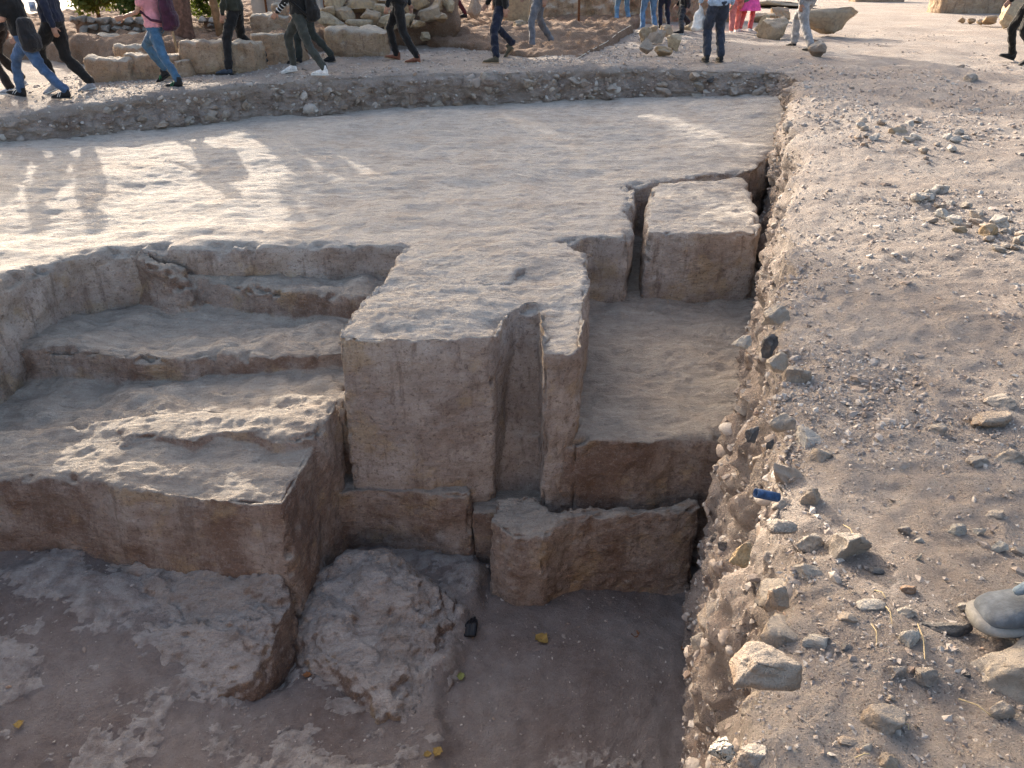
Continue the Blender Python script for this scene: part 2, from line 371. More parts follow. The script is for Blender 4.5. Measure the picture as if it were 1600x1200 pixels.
slot = pts([(988, 330), (992, 290), (974, 284), (1012, 281), (1075, 275), (1142, 266), (1182, 262), (1206, 246), (1262, 236)], ZU)
top = [tuple(p) for p in back] + [tuple(p) for p in west] + [tuple(p) for p in front] + [tuple(p) for p in slot]
u.prism(top, -2.7)
co, no, fa = u.remesh(.034, 3)
keep = (co[:, 2] > -2.3) & (co[:, 0] > -8.5) & (co[:, 1] > 1.5) & (co[:, 0] < 6) & (co[:, 1] < 14.9)
co, fa, us = crop(co, fa, keep); no = no[us]
hor = sstep(.6, .9, no[:, 2])
co = chip(co, fa, no, .06, 8, 1); co = bedding(co, no, .010, .55, 1)
co = roughen(co, no, .010, .0025, .006, 1)
co = co + no * ((1 - hor) * (fbm(co, .32, 3, 38) * .035 + fbm(co, .09, 2, 39) * .012))[:, None]
co[:, 2] += hor * (fbm(co, 1.6, 2, 44) * .03 - .05 * np.exp(-((co[:, 0] + 2.2) ** 2 + (co[:, 1] - 10.6) ** 2) / .5)) + sstep(2.2, 4.8, co[:, 0]) * sstep(8.5, 12.5, co[:, 1]) * .22
qf = tag(mk('quarry_floor', co, fa, M_FLOOR), kind='structure')
gx, gy = np.meshgrid(np.linspace(-16, -8.45, 50), np.linspace(1.4, 10.5, 60)); wq = np.column_stack([gx.ravel(), gy.ravel(), np.full(3000, ZU)]); wq[:, 2] += fbm(wq, .8, 3, 44) * .03
ii = np.arange(59)[:, None] * 50 + np.arange(49)[None, :]; tag(mk('quarry_floor_west', wq, np.stack([ii, ii + 1, ii + 51, ii + 50], -1).reshape(-1, 4), M_FLOOR), kind='structure')

g = Geo()                                            # stepped floors on the left and the sunken floor on the right
g.prism(pts([(232, 392, -.84), (300, 434, -.84), (420, 452, -.86), (520, 462, -.88), (595, 466, -.9), (660, 370, -.9), (232, 370, -.84)]), -2.6)
g.prism([tuple(p) for p in pts([(-60, 548, -1.07), (30, 541, -1.07), (90, 548, -1.07), (150, 549, -1.07), (215, 553, -1.07), (285, 562, -1.1), (330, 556, -1.12), (400, 560, -1.12), (470, 556, -1.12), (545, 550, -1.12), (560, 430, -1.07), (-60, 430, -1.07)])], -2.6)
g.prism(pts([(-500, 700, -1.42), (0, 705, -1.42), (300, 690, -1.38), (470, 668, -1.30), (505, 655, -1.28), (548, 652, -1.26), (560, 480, -1.2), (-500, 480, -1.27)]), -2.6)
g.prism(pts([(226, 387, -.55), (250, 399, -.6), (280, 418, -.74), (308, 440, -.86), (300, 457, -.9), (262, 434, -.76), (234, 408, -.62), (190, 396, -.60), (190, 380, -.6)]), -1.3, .05)
co, no, fa = g.remesh(.023, 4)
keep = (co[:, 2] > -2.3); co, fa, us = crop(co, fa, keep); no = no[us]
co = chip(co, fa, no, .07, 14, 2); co = bedding(co, no, .014, .4, 2); co = roughen(co, no, .03, .004, .006, 2); co[:, 2] += sstep(.6, .9, no[:, 2]) * fbm(co, .5, 3, 60) * .025
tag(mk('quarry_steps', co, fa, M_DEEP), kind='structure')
g = Geo()
g.prism([tuple(p) for p in pts([(848, 683), (900, 690), (935, 686), (1000, 690), (1060, 684), (1135, 690)], -1.27)] + [(2.5, 4.6, -1.27), (5, 9.8, -1.22), (.9, 9.8, -1.2), (.3, 5.4, -1.25)], -2.6)
co, no, fa = g.remesh(.023, 3)
keep = (co[:, 2] > -2.4) & (co[:, 0] < 4.4); co, fa, us = crop(co, fa, keep); no = no[us]
co = chip(co, fa, no, .06, 14, 4); co = roughen(co, no, .028, .010, .006, 4)
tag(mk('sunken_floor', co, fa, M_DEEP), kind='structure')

# pit bottom with ledges of bare rock showing through the soil
nx, ny = 400, 300
X, Y = np.meshgrid(np.linspace(-5.2, 2.2, nx), np.linspace(-.4, 5.3, ny)); f3 = np.column_stack([X.ravel(), Y.ravel(), np.zeros(nx * ny)])
ridge = sstep(.06, -.10, f3[:, 0] - (-.42 + .10 * (f3[:, 1] - 2.9)) + .10 * fbm(f3, .35, 3, 77))
Z = -2.42 + .10 * ridge + .34 * sstep(-1.2, -3.0, f3[:, 0]) * sstep(2.2, 3.8, f3[:, 1]) + .05 * sstep(-.6, -2.2, f3[:, 0]) + fbm(f3, .9, 3, 70) * .03 + fbm(f3, .14, 4, 71, .65) * .012
left = ridge
nsk = fbm(f3 * np.array((.8, 1.25, 1)), .34, 6, 72, .72)
bare = sstep(-.12, .22, nsk) * left + sstep(.35, .7, nsk) * (1 - left) * sstep(3.2, 2.7, f3[:, 1]) * .8
gp = np.array([at(455, 890, -2.3), at(445, 960, -2.3), at(425, 1060, -2.35)]); gd = np.minimum(np.hypot(f3[:, 0] - np.interp(f3[:, 1], gp[::-1, 1], gp[::-1, 0]), np.clip(gp[2, 1] - f3[:, 1], 0, 9)), 9)
Z += bare * (.008 + .022 * np.clip(nsk, 0, .9)) + bare * fbm(f3, .07, 3, 73) * .006 + left * fbm(f3, .5, 2, 76) * .03 - .16 * np.exp(-(gd / .13) ** 2)
f3[:, 2] = Z
ii = np.arange(ny - 1)[:, None] * nx + np.arange(nx - 1)[None, :]
s = NT('pit_floor_rock_and_soil')
at_ = s.n('ShaderNodeAttribute', attribute_name='bare'); n2 = s.noise(11, 7, .68); n3 = s.noise(70, 5, .7)
soil = s.ramp(s.math('ADD', s.math('MULTIPLY', s.noise(1.4, 5), .6), s.math('MULTIPLY', n2, .4)), [(.36, (.185, .14, .122)), (.62, (.31, .268, .245))])
rockc = s.ramp(n2, [(.35, (.27, .225, .2)), (.62, (.47, .425, .39))])
cc = s.mix(s.rng(s.math('ADD', at_.outputs['Fac'], s.math('MULTIPLY', s.math('SUBTRACT', s.noise(24, 5, .7), .5), .9)), .38, .62), soil, rockc)
cc = s.mix(s.rng(n3, .56, .72, 0, .4), cc, (.11, .075, .06)); cc = s.mix(s.rng(s.noise(150, 2, .7), .66, .74, 0, .6), cc, (.5, .46, .42)); s.col(cc)
s.bump([(n2, .03), (s.noise(30, 6, .75), .02), (n3, .012), (s.noise(220, 3, .7), .004)]); M_PITF = s.m
tag(mk('pit_floor', f3, np.stack([ii, ii + 1, ii + nx + 1, ii + nx], -1).reshape(-1, 4), M_PITF, attr={'bare': bare}), kind='structure')

# ------------------------------------------------------------------ quarried blocks still standing in the rock
def block(name, geo, vox, mat, label, cat='rock block', rough=(.018, .004, .005), seed=0, zcut=-2.6, it=3, post=None, chips=.045, bed=.008):
    co, no, fa = geo.remesh(vox, it)
    co = chip(co, fa, no, chips, 14, seed); co = bedding(co, no, bed, .4, seed); co = roughen(co, no, *rough, seed)
    if post: co = post(co, no)
    co, fa, us = crop(co, fa, co[:, 2] > zcut)
    o = mk(name, co, fa, mat); mn, mx = co.min(0), co.max(0); rebase(o, ((mn[0] + mx[0]) / 2, (mn[1] + mx[1]) / 2, mn[2]))
    return tag(o, label, cat)
g = Geo()
zt = ZU - .01
g.prism(pts([(528, 523), (575, 455), (600, 440), (607, 425), (633, 383), (716, 374), (800, 372), (886, 377), (917, 398), (919, 440), (914, 470), (846, 468), (822, 469), (797, 486), (768, 521), (660, 527), (590, 525)], zt), -2.55, .03, (0, -.03))
g.prism(pts([(843, 466), (914, 466), (913, 500), (909, 538), (880, 548), (846, 548)], zt - .02), -2.55, .0, (.015, -.03))
a_, b_ = at(775, 470, zt), at(860, 470, zt); y0_, y1_ = a_[1] - .06, at(800, 545, zt - .02)[1] + .10
g.add([(a_[0], y0_ + .3, zt - .05), (b_[0], y0_ + .3, zt - .05), (b_[0], y0_ - .02, zt - .05), (a_[0], y0_ - .02, zt - .05), (a_[0], y0_ + .3, -2.5), (b_[0], y0_ + .3, -2.5), (b_[0], y1_, -2.5), (a_[0], y1_, -2.5)], [(0, 3, 2, 1), (4, 5, 6, 7), (0, 1, 5, 4), (1, 2, 6, 5), (2, 3, 7, 6), (3, 0, 4, 7)])
def dip(co, no):
    m = sstep(.4, .8, no[:, 2]) * (co[:, 2] > -.8)
    co[:, 2] -= m * .05 * np.exp(-((co[:, 0] - .02) ** 2 + (co[:, 1] - 5.05) ** 2) / .05)
    co[:, 2] -= m * .04 * sstep(6.2, 4.6, co[:, 1]); return co
block('quarried_block', g, .015, M_ROCK, 'big squarish limestone block with a vertical slot near its right edge, centre of the pit', seed=5, post=dip)
g = Geo()
g.prism(pts([(1010, 361), (1008, 330), (1016, 298), (1024, 289), (1085, 284), (1150, 276), (1166, 282), (1180, 318), (1188, 345), (1187, 362), (1100, 363)], ZU - .01), -2.0, .01, (0, -.04))
block('quarried_block', g, .02, M_ROCK, 'pale limestone block cut free by a narrow slot, beside the stony earth section', seed=6, zcut=-1.7)
g = Geo()
g.prism(pts([(-260, 684, -1.28), (0, 668, -1.26), (120, 666, -1.24), (200, 650, -1.20), (300, 640, -1.18), (425, 638, -1.16), (524, 628, -1.12), (508, 662, -1.2), (488, 700, -1.28), (470, 740, -1.32), (442, 786, -1.36), (330, 778, -1.34), (200, 757, -1.32), (90, 742, -1.33), (0, 744, -1.34), (-260, 745, -1.34)]), -2.6, .0, (.02, -.14))
g.prism(pts([(178, 668, -1.20), (215, 652, -1.18), (255, 646, -1.17), (330, 636, -1.15), (420, 636, -1.14), (530, 622, -1.09), (514, 652, -1.14), (496, 676, -1.18), (440, 690, -1.2), (400, 680, -1.19), (340, 672, -1.18), (300, 690, -1.2), (240, 682, -1.21), (190, 690, -1.23)]), -1.7, 0)
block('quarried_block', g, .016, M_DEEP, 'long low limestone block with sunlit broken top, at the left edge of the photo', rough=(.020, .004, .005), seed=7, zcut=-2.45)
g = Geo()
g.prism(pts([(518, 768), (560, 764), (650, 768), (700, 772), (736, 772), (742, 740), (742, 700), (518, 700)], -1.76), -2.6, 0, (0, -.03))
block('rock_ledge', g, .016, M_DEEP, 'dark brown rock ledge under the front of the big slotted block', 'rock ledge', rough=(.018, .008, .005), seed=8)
g = Geo()
g.prism([tuple(p) for p in pts([(740, 760), (1130, 760), (1130, 800), (740, 800)], -1.93)], -2.6)
co, no, fa = g.remesh(.02, 2); tag(mk('trough_floor', roughen(co, no, .012, .006, .004, 9), fa, M_DEEP), kind='structure')
g = Geo()
g.prism(pts([(766, 812, -1.78), (776, 776, -1.76), (835, 770, -1.75), (862, 800, -1.76), (852, 838, -1.8), (800, 838, -1.82)]), -2.6, .02, (0, -.05))
g.prism(pts([(850, 836, -1.80), (862, 806, -1.76), (905, 786, -1.70), (940, 786, -1.71), (975, 796, -1.78), (1010, 797, -1.78), (1045, 784, -1.71), (1072, 776, -1.66), (1094, 780, -1.68), (1096, 792, -1.70), (1060, 797, -1.71), (1010, 812, -1.79), (970, 812, -1.79), (925, 802, -1.73), (890, 812, -1.76)]), -2.6, .0, (0, -.06))
block('low_rock_wall', g, .0145, M_DEEP, 'low reddish rock wall with a wavy top edge, in front of the sunken floor', 'rock wall', rough=(.022, .009, .004), seed=10)
SLAB = rock_mat('limestone_slab', .5, tops=((.30, .25, .22), (.53, .48, .44)), faces=((.15, .10, .08), (.25, .185, .15), (.37, .3, .25)), rel=1.2)
def dome(g, out, rings):                             # half-buried rock: outline drawn in at rising levels
    o_ = np.array([at(*p) for p in out]); m = []
    for sc_, dz in rings: c = o_.mean(0); q = c + (o_ - c) * np.array((sc_, sc_, 1)); q[:, 2] = o_[:, 2] * min(1, sc_) + c[2] * (1 - min(1, sc_)) + dz; m.append([tuple(p) for p in q])
    g.loft(m)
def crust(co, no):
    n_ = fbm(co * np.array((.9, 1.3, 1)), .33, 4, 95, .62); up_ = sstep(.3, .8, no[:, 2])
    return co + np.array((0, 0, 1.0)) * (up_ * (sstep(.02, .07, n_) * .018 + sstep(.32, .37, n_) * .018 - sstep(-.30, -.36, n_) * .02))[:, None]
g = Geo()
dome(g, [(60, 1000, -2.2), (95, 935, -2.08), (150, 876, -1.96), (250, 878, -1.94), (330, 880, -1.93), (400, 882, -1.91), (442, 903, -1.93), (452, 940, -2.0), (430, 1005, -2.1), (400, 1070, -2.2), (330, 1120, -2.3), (200, 1140, -2.34), (110, 1085, -2.3)], [(1.05, -.5), (1.02, -.08), (.98, .01), (.92, .03), (.8, .035), (.4, .045)])
block('rock_slab', g, .014, SLAB, 'broad pale rock slab with cracked crust, lying below the long low block', 'rock slab', rough=(.022, .010, .004), seed=11, post=crust, chips=.05)
g = Geo()
dome(g, [(466, 975, -2.22), (496, 892, -2.12), (545, 858, -2.07), (600, 862, -2.07), (655, 888, -2.12), (700, 925, -2.22), (722, 985, -2.34), (716, 1060, -2.40), (700, 1130, -2.44), (665, 1190, -2.46), (610, 1190, -2.42), (560, 1120, -2.36), (510, 1060, -2.32), (484, 1015, -2.27)], [(1.3, -.45), (1.16, -.2), (1.03, -.06), (.9, .02), (.72, .07), (.4, .10)])
block('rock_slab', g, .014, SLAB, 'humped grey rock slab in the shade below the big slotted block', 'rock slab', rough=(.03, .010, .004), seed=12, post=crust, chips=.05)
# ------------------------------------------------------------------ stone shapes shared by every stone
import bmesh
def stone_mesh(name, seed, sub=4, boxy=0.0):
    r = np.random.default_rng(seed); bm = bmesh.new(); bmesh.ops.create_icosphere(bm, subdivisions=sub, radius=1)
    co = np.array([v.co[:] for v in bm.verts])
    if boxy: co = np.sign(co) * np.abs(co) ** (1 - boxy); co /= np.abs(co).max()
    for _ in range(13):
        n = r.normal(size=3); n /= np.linalg.norm(n); d = r.uniform(.45, .8); ex = co @ n - d; co -= np.outer(np.clip(ex, 0, None), n) * .97
    nn_ = co / (np.linalg.norm(co, axis=1)[:, None] + 1e-6)
    co += nn_ * (fbm(co + seed, .8, 3, seed) * .12 + fbm(co + seed, .25, 4, seed + 1, .6) * .06)[:, None]
    co /= np.abs(co).max(0)
    for v, c in zip(bm.verts, co): v.co = c
    me = bpy.data.meshes.new(name); bm.to_mesh(me); bm.free(); me.polygons.foreach_set('use_smooth', [True] * len(me.polygons)); return me
STM = [stone_mesh('stone', 100 + k) for k in range(14)]
BOX = [stone_mesh('dressed_stone', 300 + k, 4, .5) for k in range(8)]
_mm = {}
def stone(name, pos, size, mat, parent=None, rz=None, tilt=.25, mesh=None, k=None):
    src = mesh if mesh is not None else STM[int(rng.integers(len(STM))) if k is None else k % len(STM)]
    key = (src.name, mat.name)
    if key not in _mm: m = src.copy(); m.materials.append(mat); _mm[key] = m
    o = bpy.data.objects.new(name, _mm[key]); C.objects.link(o); o.location = [float(c) for c in pos]; o.scale = [float(c) for c in size]
    o.rotation_euler = (float(rng.normal() * tilt), float(rng.normal() * tilt), float(rng.uniform(0, 6.28)) if rz is None else rz)
    if parent is not None: o.parent = parent; o.matrix_parent_inverse = parent.matrix_world.inverted() if parent.type == 'MESH' else Matrix.Translation(-parent.location)
    return o
def px2m(p, npx): return npx * depth(p) / FPX
def dressed(name, label, x0, x1, yt, yb, z=None, thick=.5, rz=0., mat=None, cat='stone block', seed=0, a=.045):
    cx = (x0 + x1) / 2; p = atg(cx, yb) if z is None else at(cx, yb, z); w_ = px2m(p, x1 - x0); h_ = px2m(p, yb - yt) * 1.06
    g = Geo(); R = Matrix.Rotation(rz, 3, 'Z'); r = np.random.default_rng(seed + 900)
    def q(x, y, zz): v = R @ Vector((x, y, 0)); return (p[0] + v.x, p[1] + thick / 2 + v.y, p[2] + zz)
    pts_ = [(-w_ / 2, -thick / 2), (0, -thick / 2 - .03), (w_ / 2, -thick / 2), (w_ / 2 + .02, 0), (w_ / 2, thick / 2), (-w_ / 2, thick / 2), (-w_ / 2 - .02, 0)]
    g.prism([q(x + r.normal() * .02, y_ + r.normal() * .02, h_ * (1 + r.normal() * .05)) for x, y_ in pts_], p[2] - .08, .02)
    co, no, fa = g.remesh(.034, 4, .6); co = roughen(co, no, a, .008, .004, seed)
    o = mk(name, co, fa, mat or M_GOLDB); rebase(o, p); return tag(o, label, cat)
M_GOLDB = rock_mat('ochre_limestone', .25, tops=((.40, .34, .27), (.55, .49, .41)), faces=((.30, .20, .125), (.42, .30, .2), (.5, .39, .28)), red=(.24, .14, .085))

# ------------------------------------------------------------------ raised earth behind the path, fields beyond
g = Geo()
g.prism([tuple(at(*p)) for p in ((150, 70, .30), (225, 71, .36), (300, 64, .42), (400, 56, .48), (500, 50, .5), (600, 47, .5), (640, 48, .46), (700, 60, .38), (770, 72, .3), (830, 86, .2), (893, 97, .16), (915, 84, .22), (950, 62, .32), (985, 40, .40), (1004, 24, .46))] + [(4, 34, .5), (-14, 34, .5), (-14, 18.5, .3)], -.4, .0)
co, no, fa = g.remesh(.075, 3, .6)
co, fa, us = crop(co, fa, co[:, 2] > -.25); no = no[us]
co = co + no * (fbm(co, .5, 3, 81) * .08 + fbm(co, .14, 3, 82) * .05)[:, None]
terrace = tag(mk('earth_terrace', co, fa, M_EARTH), kind='structure')
pl = np.array([(x, y, -34.0) for y in (-3000, 3000) for x in (-3000, 3000)])
M_FIELD = soil_mat('far_fields', (.42, .38, .31), (.58, .53, .44), pebble=0)
tag(mk('far_plain', pl, np.array([[0, 1, 3, 2]]), M_FIELD), kind='structure')

# ------------------------------------------------------------------ trees and bushes
def leaf_mat(name, a, b):
    s = NT(name); oi = s.noise(3.5, 3, .5); c = s.ramp(s.noise(14, 2, .5), [(.35, a), (.65, b)]); s.col(c); s.b.inputs['Roughness'].default_value = .55
    t = s.n('ShaderNodeBsdfTranslucent'); s.inp(t, 'Color', s.mix(.5, c, (.20, .26, .03))); m = s.n('ShaderNodeMixShader'); m.inputs[0].default_value = .4
    out = s.t.nodes['Material Output']; s.l(s.b.outputs[0], m.inputs[1]); s.l(t.outputs[0], m.inputs[2]); s.l(m.outputs[0], out.inputs[0]); return s.m
LEAF_A = leaf_mat('oak_leaf', (.035, .06, .018), (.08, .11, .03)); LEAF_B = leaf_mat('yellowing_leaf', (.06, .09, .02), (.16, .15, .035))
BARK = plain('bark', (.16, .09, .065), .95, .35, 12, .03, 25)
def leaves(name, clumps, n, size, mat, parent, seed):
    r = np.random.default_rng(seed); vol = np.array([c[1][0] * c[1][1] * c[1][2] for c in clumps]) ** .75; idx = r.choice(len(clumps), n, p=vol / vol.sum())
    cen = np.array([c[0] for c in clumps])[idx]; rad = np.array([c[1] for c in clumps])[idx]
    d = r.normal(size=(n, 3)); d /= np.linalg.norm(d, axis=1)[:, None]; pos = cen + d * rad * (r.uniform(0, 1, n) ** .45)[:, None]
    a = r.normal(size=(n, 3)); a /= np.linalg.norm(a, axis=1)[:, None]; b = np.cross(a, r.normal(size=(n, 3))); b /= np.linalg.norm(b, axis=1)[:, None]
    sz = size * r.uniform(.6, 1.4, n)[:, None]; c = np.cross(a, b)
    v = np.stack([pos - a * sz, pos + b * sz * .45 + c * sz * .12, pos + a * sz, pos - b * sz * .45 + c * sz * .12], 1).reshape(-1, 3)
    o = mk(name, v, np.arange(4 * n).reshape(n, 4), mat); o.parent = parent; o.matrix_parent_inverse = Matrix.Translation(-parent.location); return o
def tree(name, label, base, th, crown, rad, n, size, mat, seed, tr=.17, cat='tree', nclump=16, group=None):
    r = np.random.default_rng(seed); base = np.array(base, float); root = empty(name, base); tag(root, label, cat, group)
    cl = []; g = Geo(); fork = base + np.array(((crown[0] - base[0]) * .35, (crown[1] - base[1]) * .35, th))
    g.tube([base - np.array((0, 0, .3)), base + (fork - base) * .12, base + (fork - base) * .55 + r.normal(size=3) * .05, fork], [tr * 1.5, tr * 1.1, tr * .85, tr * .7], 10)
    for k in range(nclump):
        d = r.normal(size=3); d /= np.linalg.norm(d); c = np.array(crown) + d * np.array(rad) * r.uniform(.35, .9); cl.append((c, np.array(rad) * r.uniform(.22, .42)))
        mid = (fork + c) / 2 + r.normal(size=3) * .15; g.tube([fork, mid, c], [tr * .5, tr * .28, tr * .08], 6)
    g.obj('trunk', BARK, root, True).matrix_parent_inverse = Matrix.Translation(-root.location)
    leaves('crown', cl, n, size, mat, root, seed); return root
b = at(288, 72, .28)
tree('shade_tree', 'tree with reddish brown trunk rising behind the ochre stone blocks', b, 2.7, (b[0] + .5, b[1] - .1, 5.6), (1.8, 2.0, 2.4), 10500, .085, LEAF_A, 3, .19)
tree('shade_tree', 'added tall tree behind the golden rubble wall, its crown placed to shade the quarry floor', (-4.6, 23.6, .4), 2.2, (-5.8, 21.9, 4.7), (3.8, 3.4, 2.1), 21000, .09, LEAF_A, 5, .2)  # added tree, crown set up-sun to cast shade over the quarry floor
tree('shade_tree', 'added tall tree behind the upright boulder, its crown placed to shade the right ground', (-.35, 26.6, .4), 2.4, (-1.4, 24.2, 5.0), (3.5, 2.4, 1.8), 16000, .09, LEAF_A, 6, .22)  # another added shade caster, its crown aimed at the far right ground
for i, (px, py, h, w_, m, lb) in enumerate(((145, 60, 2.0, 1.1, LEAF_B, 'yellowish leafy bush left of the pink top, behind the grey field wall'), (205, 60, 2.4, 1.3, LEAF_A, 'dense green bush directly behind the person in pink'), (262, 56, 2.3, 1.2, LEAF_B, 'backlit green bush beside the reddish tree trunk'), (318, 48, 2.3, 1.0, LEAF_A, 'dark green bush left of the wooden pole'))):
    b = at(px, py, .35); b[1] += 2.2 if i < 3 else 2.5; b[0] *= 1.1
    tree('bush', lb, b, .5, (b[0], b[1], b[2] + h * .55), (w_, w_ * .8, h * .5), 3600, .065, m, 20 + i, .05, 'bush', 12)

# ------------------------------------------------------------------ walls, dressed stones and rubble in the background
def drywall(name, label, x0, x1, yb, rows, hpx, mat, z=None, thick=.45, seed=0, cat='stone wall', off=0., mesh=None):
    r = np.random.default_rng(seed); a = at(x0, yb, z) ; b = at(x1, yb, z); a[1] += off; b[1] += off; root = empty(name, (a + b) / 2); tag(root, label, cat)
    L = np.linalg.norm(b - a); h = px2m(a, hpx); u_ = (b - a) / L; ang = math.atan2(u_[1], u_[0])
    core = Geo(); core.box(tuple((a + b) / 2 + np.array((0, thick * .35, rows * h * .45))), (L * .98, thick * .5, rows * h * .86), ang); core.obj('core', M_EARTH, root).matrix_parent_inverse = Matrix.Translation(-root.location)
    for k in range(rows):
        x = r.uniform(-.1, .1)
        while x < L:
            w_ = h * r.uniform(.9, 2.1); c = a + u_ * (x + w_ / 2) + np.array((0, r.normal() * .02, h * (k + .5) + r.normal() * .012))
            stone('stone', c, (w_ * .52, thick * .35, h * .53 * r.uniform(.9, 1.12)), mat, root, ang + r.normal() * .05, .05, (mesh or BOX)[int(r.integers(8))]); x += w_
    return root
M_GREYW = stone_mat('grey_field_stone', [(.30, .28, .26), (.38, .35, .32), (.26, .24, .23)], .3)
drywall('field_wall', 'grey drystone field wall behind the walkers on the left', 60, 236, 87, 4, 11, M_GREYW, .1, seed=3, off=1.6)
drywall('field_wall', 'low grey drystone wall between the trunk and the wooden pole', 296, 345, 50, 2, 9, M_GREYW, .5, seed=4, off=.8)
dressed('stone_block', 'ochre stone block standing behind the long front block, left', 153, 226, 64, 96, rz=.02, seed=1, thick=.4)
dressed('stone_block', 'small ochre stone on top of another beside the block behind', 184, 224, 74, 86, z=.30, thick=.3, seed=2)
dressed('stone_block', 'small ochre stone under another beside the block behind', 182, 222, 86, 98, thick=.3, seed=22)
dressed('stone_block', 'long ochre stone block at the left end of the row', 141, 205, 96, 127, seed=3, thick=.45)
dressed('stone_block', 'ochre stone block second in the row, behind the pink person\'s legs', 203, 288, 90, 121, seed=4, thick=.45)
dressed('stone_block', 'big rounded ochre block behind the person in the olive jacket', 289, 402, 73, 108, z=.13, seed=5, thick=.5, a=.045)
dressed('stone_block', 'small grey stone under the big rounded ochre block', 297, 332, 101, 117, seed=6, thick=.25, mat=M_ROCK)
dressed('stone_block', 'low ochre stone at the end of the big rounded block', 276, 296, 98, 120, seed=23, thick=.3)
dressed('stone_block', 'long ochre stone behind the striped top, rising to the right', 398, 470, 60, 98, z=.14, seed=7, thick=.45, a=.04)
dressed('stone_block', 'long rounded golden block right of the white trainers', 512, 606, 54, 90, seed=8, thick=.5, a=.045)
dressed('stone_block', 'flat pale block below the grey metal fence', 393, 452, 28, 46, z=.5, seed=9, thick=.5)
dressed('stone_block', 'small pale stone on the flat block below the metal fence', 428, 447, 12, 27, z=.72, seed=10, thick=.3)
p = at(700, 50, .5)
heap = empty('rubble_wall', at(600, 47, .5)); tag(heap, 'rubble wall of golden rounded stones on the earth terrace', 'rubble wall')
for (cx, cy, w_, h_) in ((522, 38, 52, 24), (563, 41, 42, 18), (579, 26, 32, 28), (602, 32, 26, 20), (612, 41, 26, 13), (540, 22, 36, 22), (512, 20, 30, 22), (566, 8, 66, 22), (520, 4, 40, 22), (598, 14, 26, 20), (615, 20, 22, 18), (634, 30, 30, 20), (668, 24, 40, 22), (684, 10, 24, 22), (655, 6, 30, 20), (640, 12, 20, 18), (622, 4, 20, 18), (702, 6, 22, 22), (600, 0, 22, 18), (690, 28, 24, 14), (652, 38, 22, 12), (580, 44, 26, 10)):
    q = atY(cx, cy, p[1] + (44 - cy) * .012); s_ = depth(q) / FPX
    stone('stone', q, (w_ * s_ * .56, .2, h_ * s_ * .58), M_GOLD, heap, rng.normal() * .15, .15, BOX[int(rng.integers(8))] if w_ > 30 else None)
g = Geo(); c_ = atY(610, 10, p[1] + .7); g.box((c_[0], c_[1] + .35, .65), (2.7, .7, 1.0)); co, no, fa = g.remesh(.06, 4); co = co + no * (fbm(co, .3, 3, 90) * .08)[:, None]
o = mk('earth_core', co, fa, M_EARTH); o.parent = heap; o.matrix_parent_inverse = Matrix.Translation(-heap.location)
def boulder(label, cx, yb, w_, h_, mat=M_GOLD, z=None, dy=0., k=None, name='boulder', cat='boulder', box=False, tilt=.12, flat=.8):
    p_ = atg(cx, yb) if z is None else at(cx, yb, z); s_ = depth(p_) / FPX
    o_ = stone(name, p_ + np.array((0, w_ * s_ * .3 + dy, h_ * s_ * .46)), (w_ * s_ / 2 * 1.04, w_ * s_ / 2 * flat, h_ * s_ * .56), mat, None, rng.normal() * .25, tilt, BOX[(k or 0) % 8] if box else None, k)
    return tag(o_, label, cat)
boulder('upright rough golden boulder right of the navy trousers', 798, 44, 62, 70, z=.3, k=2, box=True, flat=.6)
boulder('small golden stone at the foot of the upright boulder', 810, 49, 30, 16, k=3, name='stone', cat='stone', z=.3)
boulder('grey rounded boulder beside the distant wine trousers', 742, 32, 26, 36, z=.48, k=5, mat=M_STONE)
boulder('small ochre stone lying on the earth slope between two walkers', 665, 64, 18, 14, z=.33, k=6, name='stone', cat='stone')
p = at(920, 31, .35); g = Geo()
g.prism([(p[0] - 1.9, p[1], 1.35), (p[0] + .2, p[1] - .1, 1.2), (p[0] + 2.2, p[1] + .1, 1.25), (p[0] + 4.2, p[1] + .5, 1.2), (p[0] + 4.3, p[1] + 1.6, 1.3), (p[0] - 1.9, p[1] + 1.5, 1.4)], -.2, .02)
block('rock_outcrop', g, .05, M_GOLDB, 'long low ochre rock face behind the far group of visitors', 'rock outcrop', rough=(.12, .03, .01), seed=40, zcut=-.1)
for i, (cx, yb, w_, h_, m, lb) in enumerate(((1012, 86, 24, 22, M_STONE, 'grey jagged stone at the left of the rubble heap'), (1035, 88, 34, 16, M_GOLD, 'flat ochre stone at the front of the rubble heap'), (1050, 78, 22, 24, M_GOLD, 'reddish ochre stone at the right end of the rubble heap'), (1008, 68, 26, 24, M_GOLD, 'golden stone on the upper left of the rubble heap'), (1030, 70, 26, 22, M_STONE, 'grey stone in the middle of the rubble heap'), (1022, 54, 22, 14, M_GOLD, 'small golden stone on top of the rubble heap'), (1044, 58, 22, 18, M_GOLD, 'ochre stone near the top of the rubble heap'), (1086, 52, 30, 18, M_GOLD, 'brown boulder left of the dark blue jeans'))):
    boulder(lb, cx, yb, w_, h_, m, k=i, name='stone', cat='stone', dy=.1 * (i > 2), box=i % 2 == 0, tilt=.3, flat=.9)
for i, (cx, yb, w_, h_, lb, bx_) in enumerate(((1296, 58, 78, 42, 'big brown boulder behind the pale grey trousers', True), (1215, 64, 54, 38, 'rounded brown boulder left of the pale grey trousers', False), (1195, 56, 30, 30, 'grey brown stone behind the rounded boulder', False), (1222, 34, 36, 22, 'knobbly golden stone on the brown slab', False), (1190, 36, 44, 16, 'dark brown flat slab behind the boulders', True), (1240, 14, 110, 9, 'long flat slab in the far background right of the pink tunic', True))):
    boulder(lb, cx, yb, w_, h_, M_GOLD, k=i + 3, box=bx_)
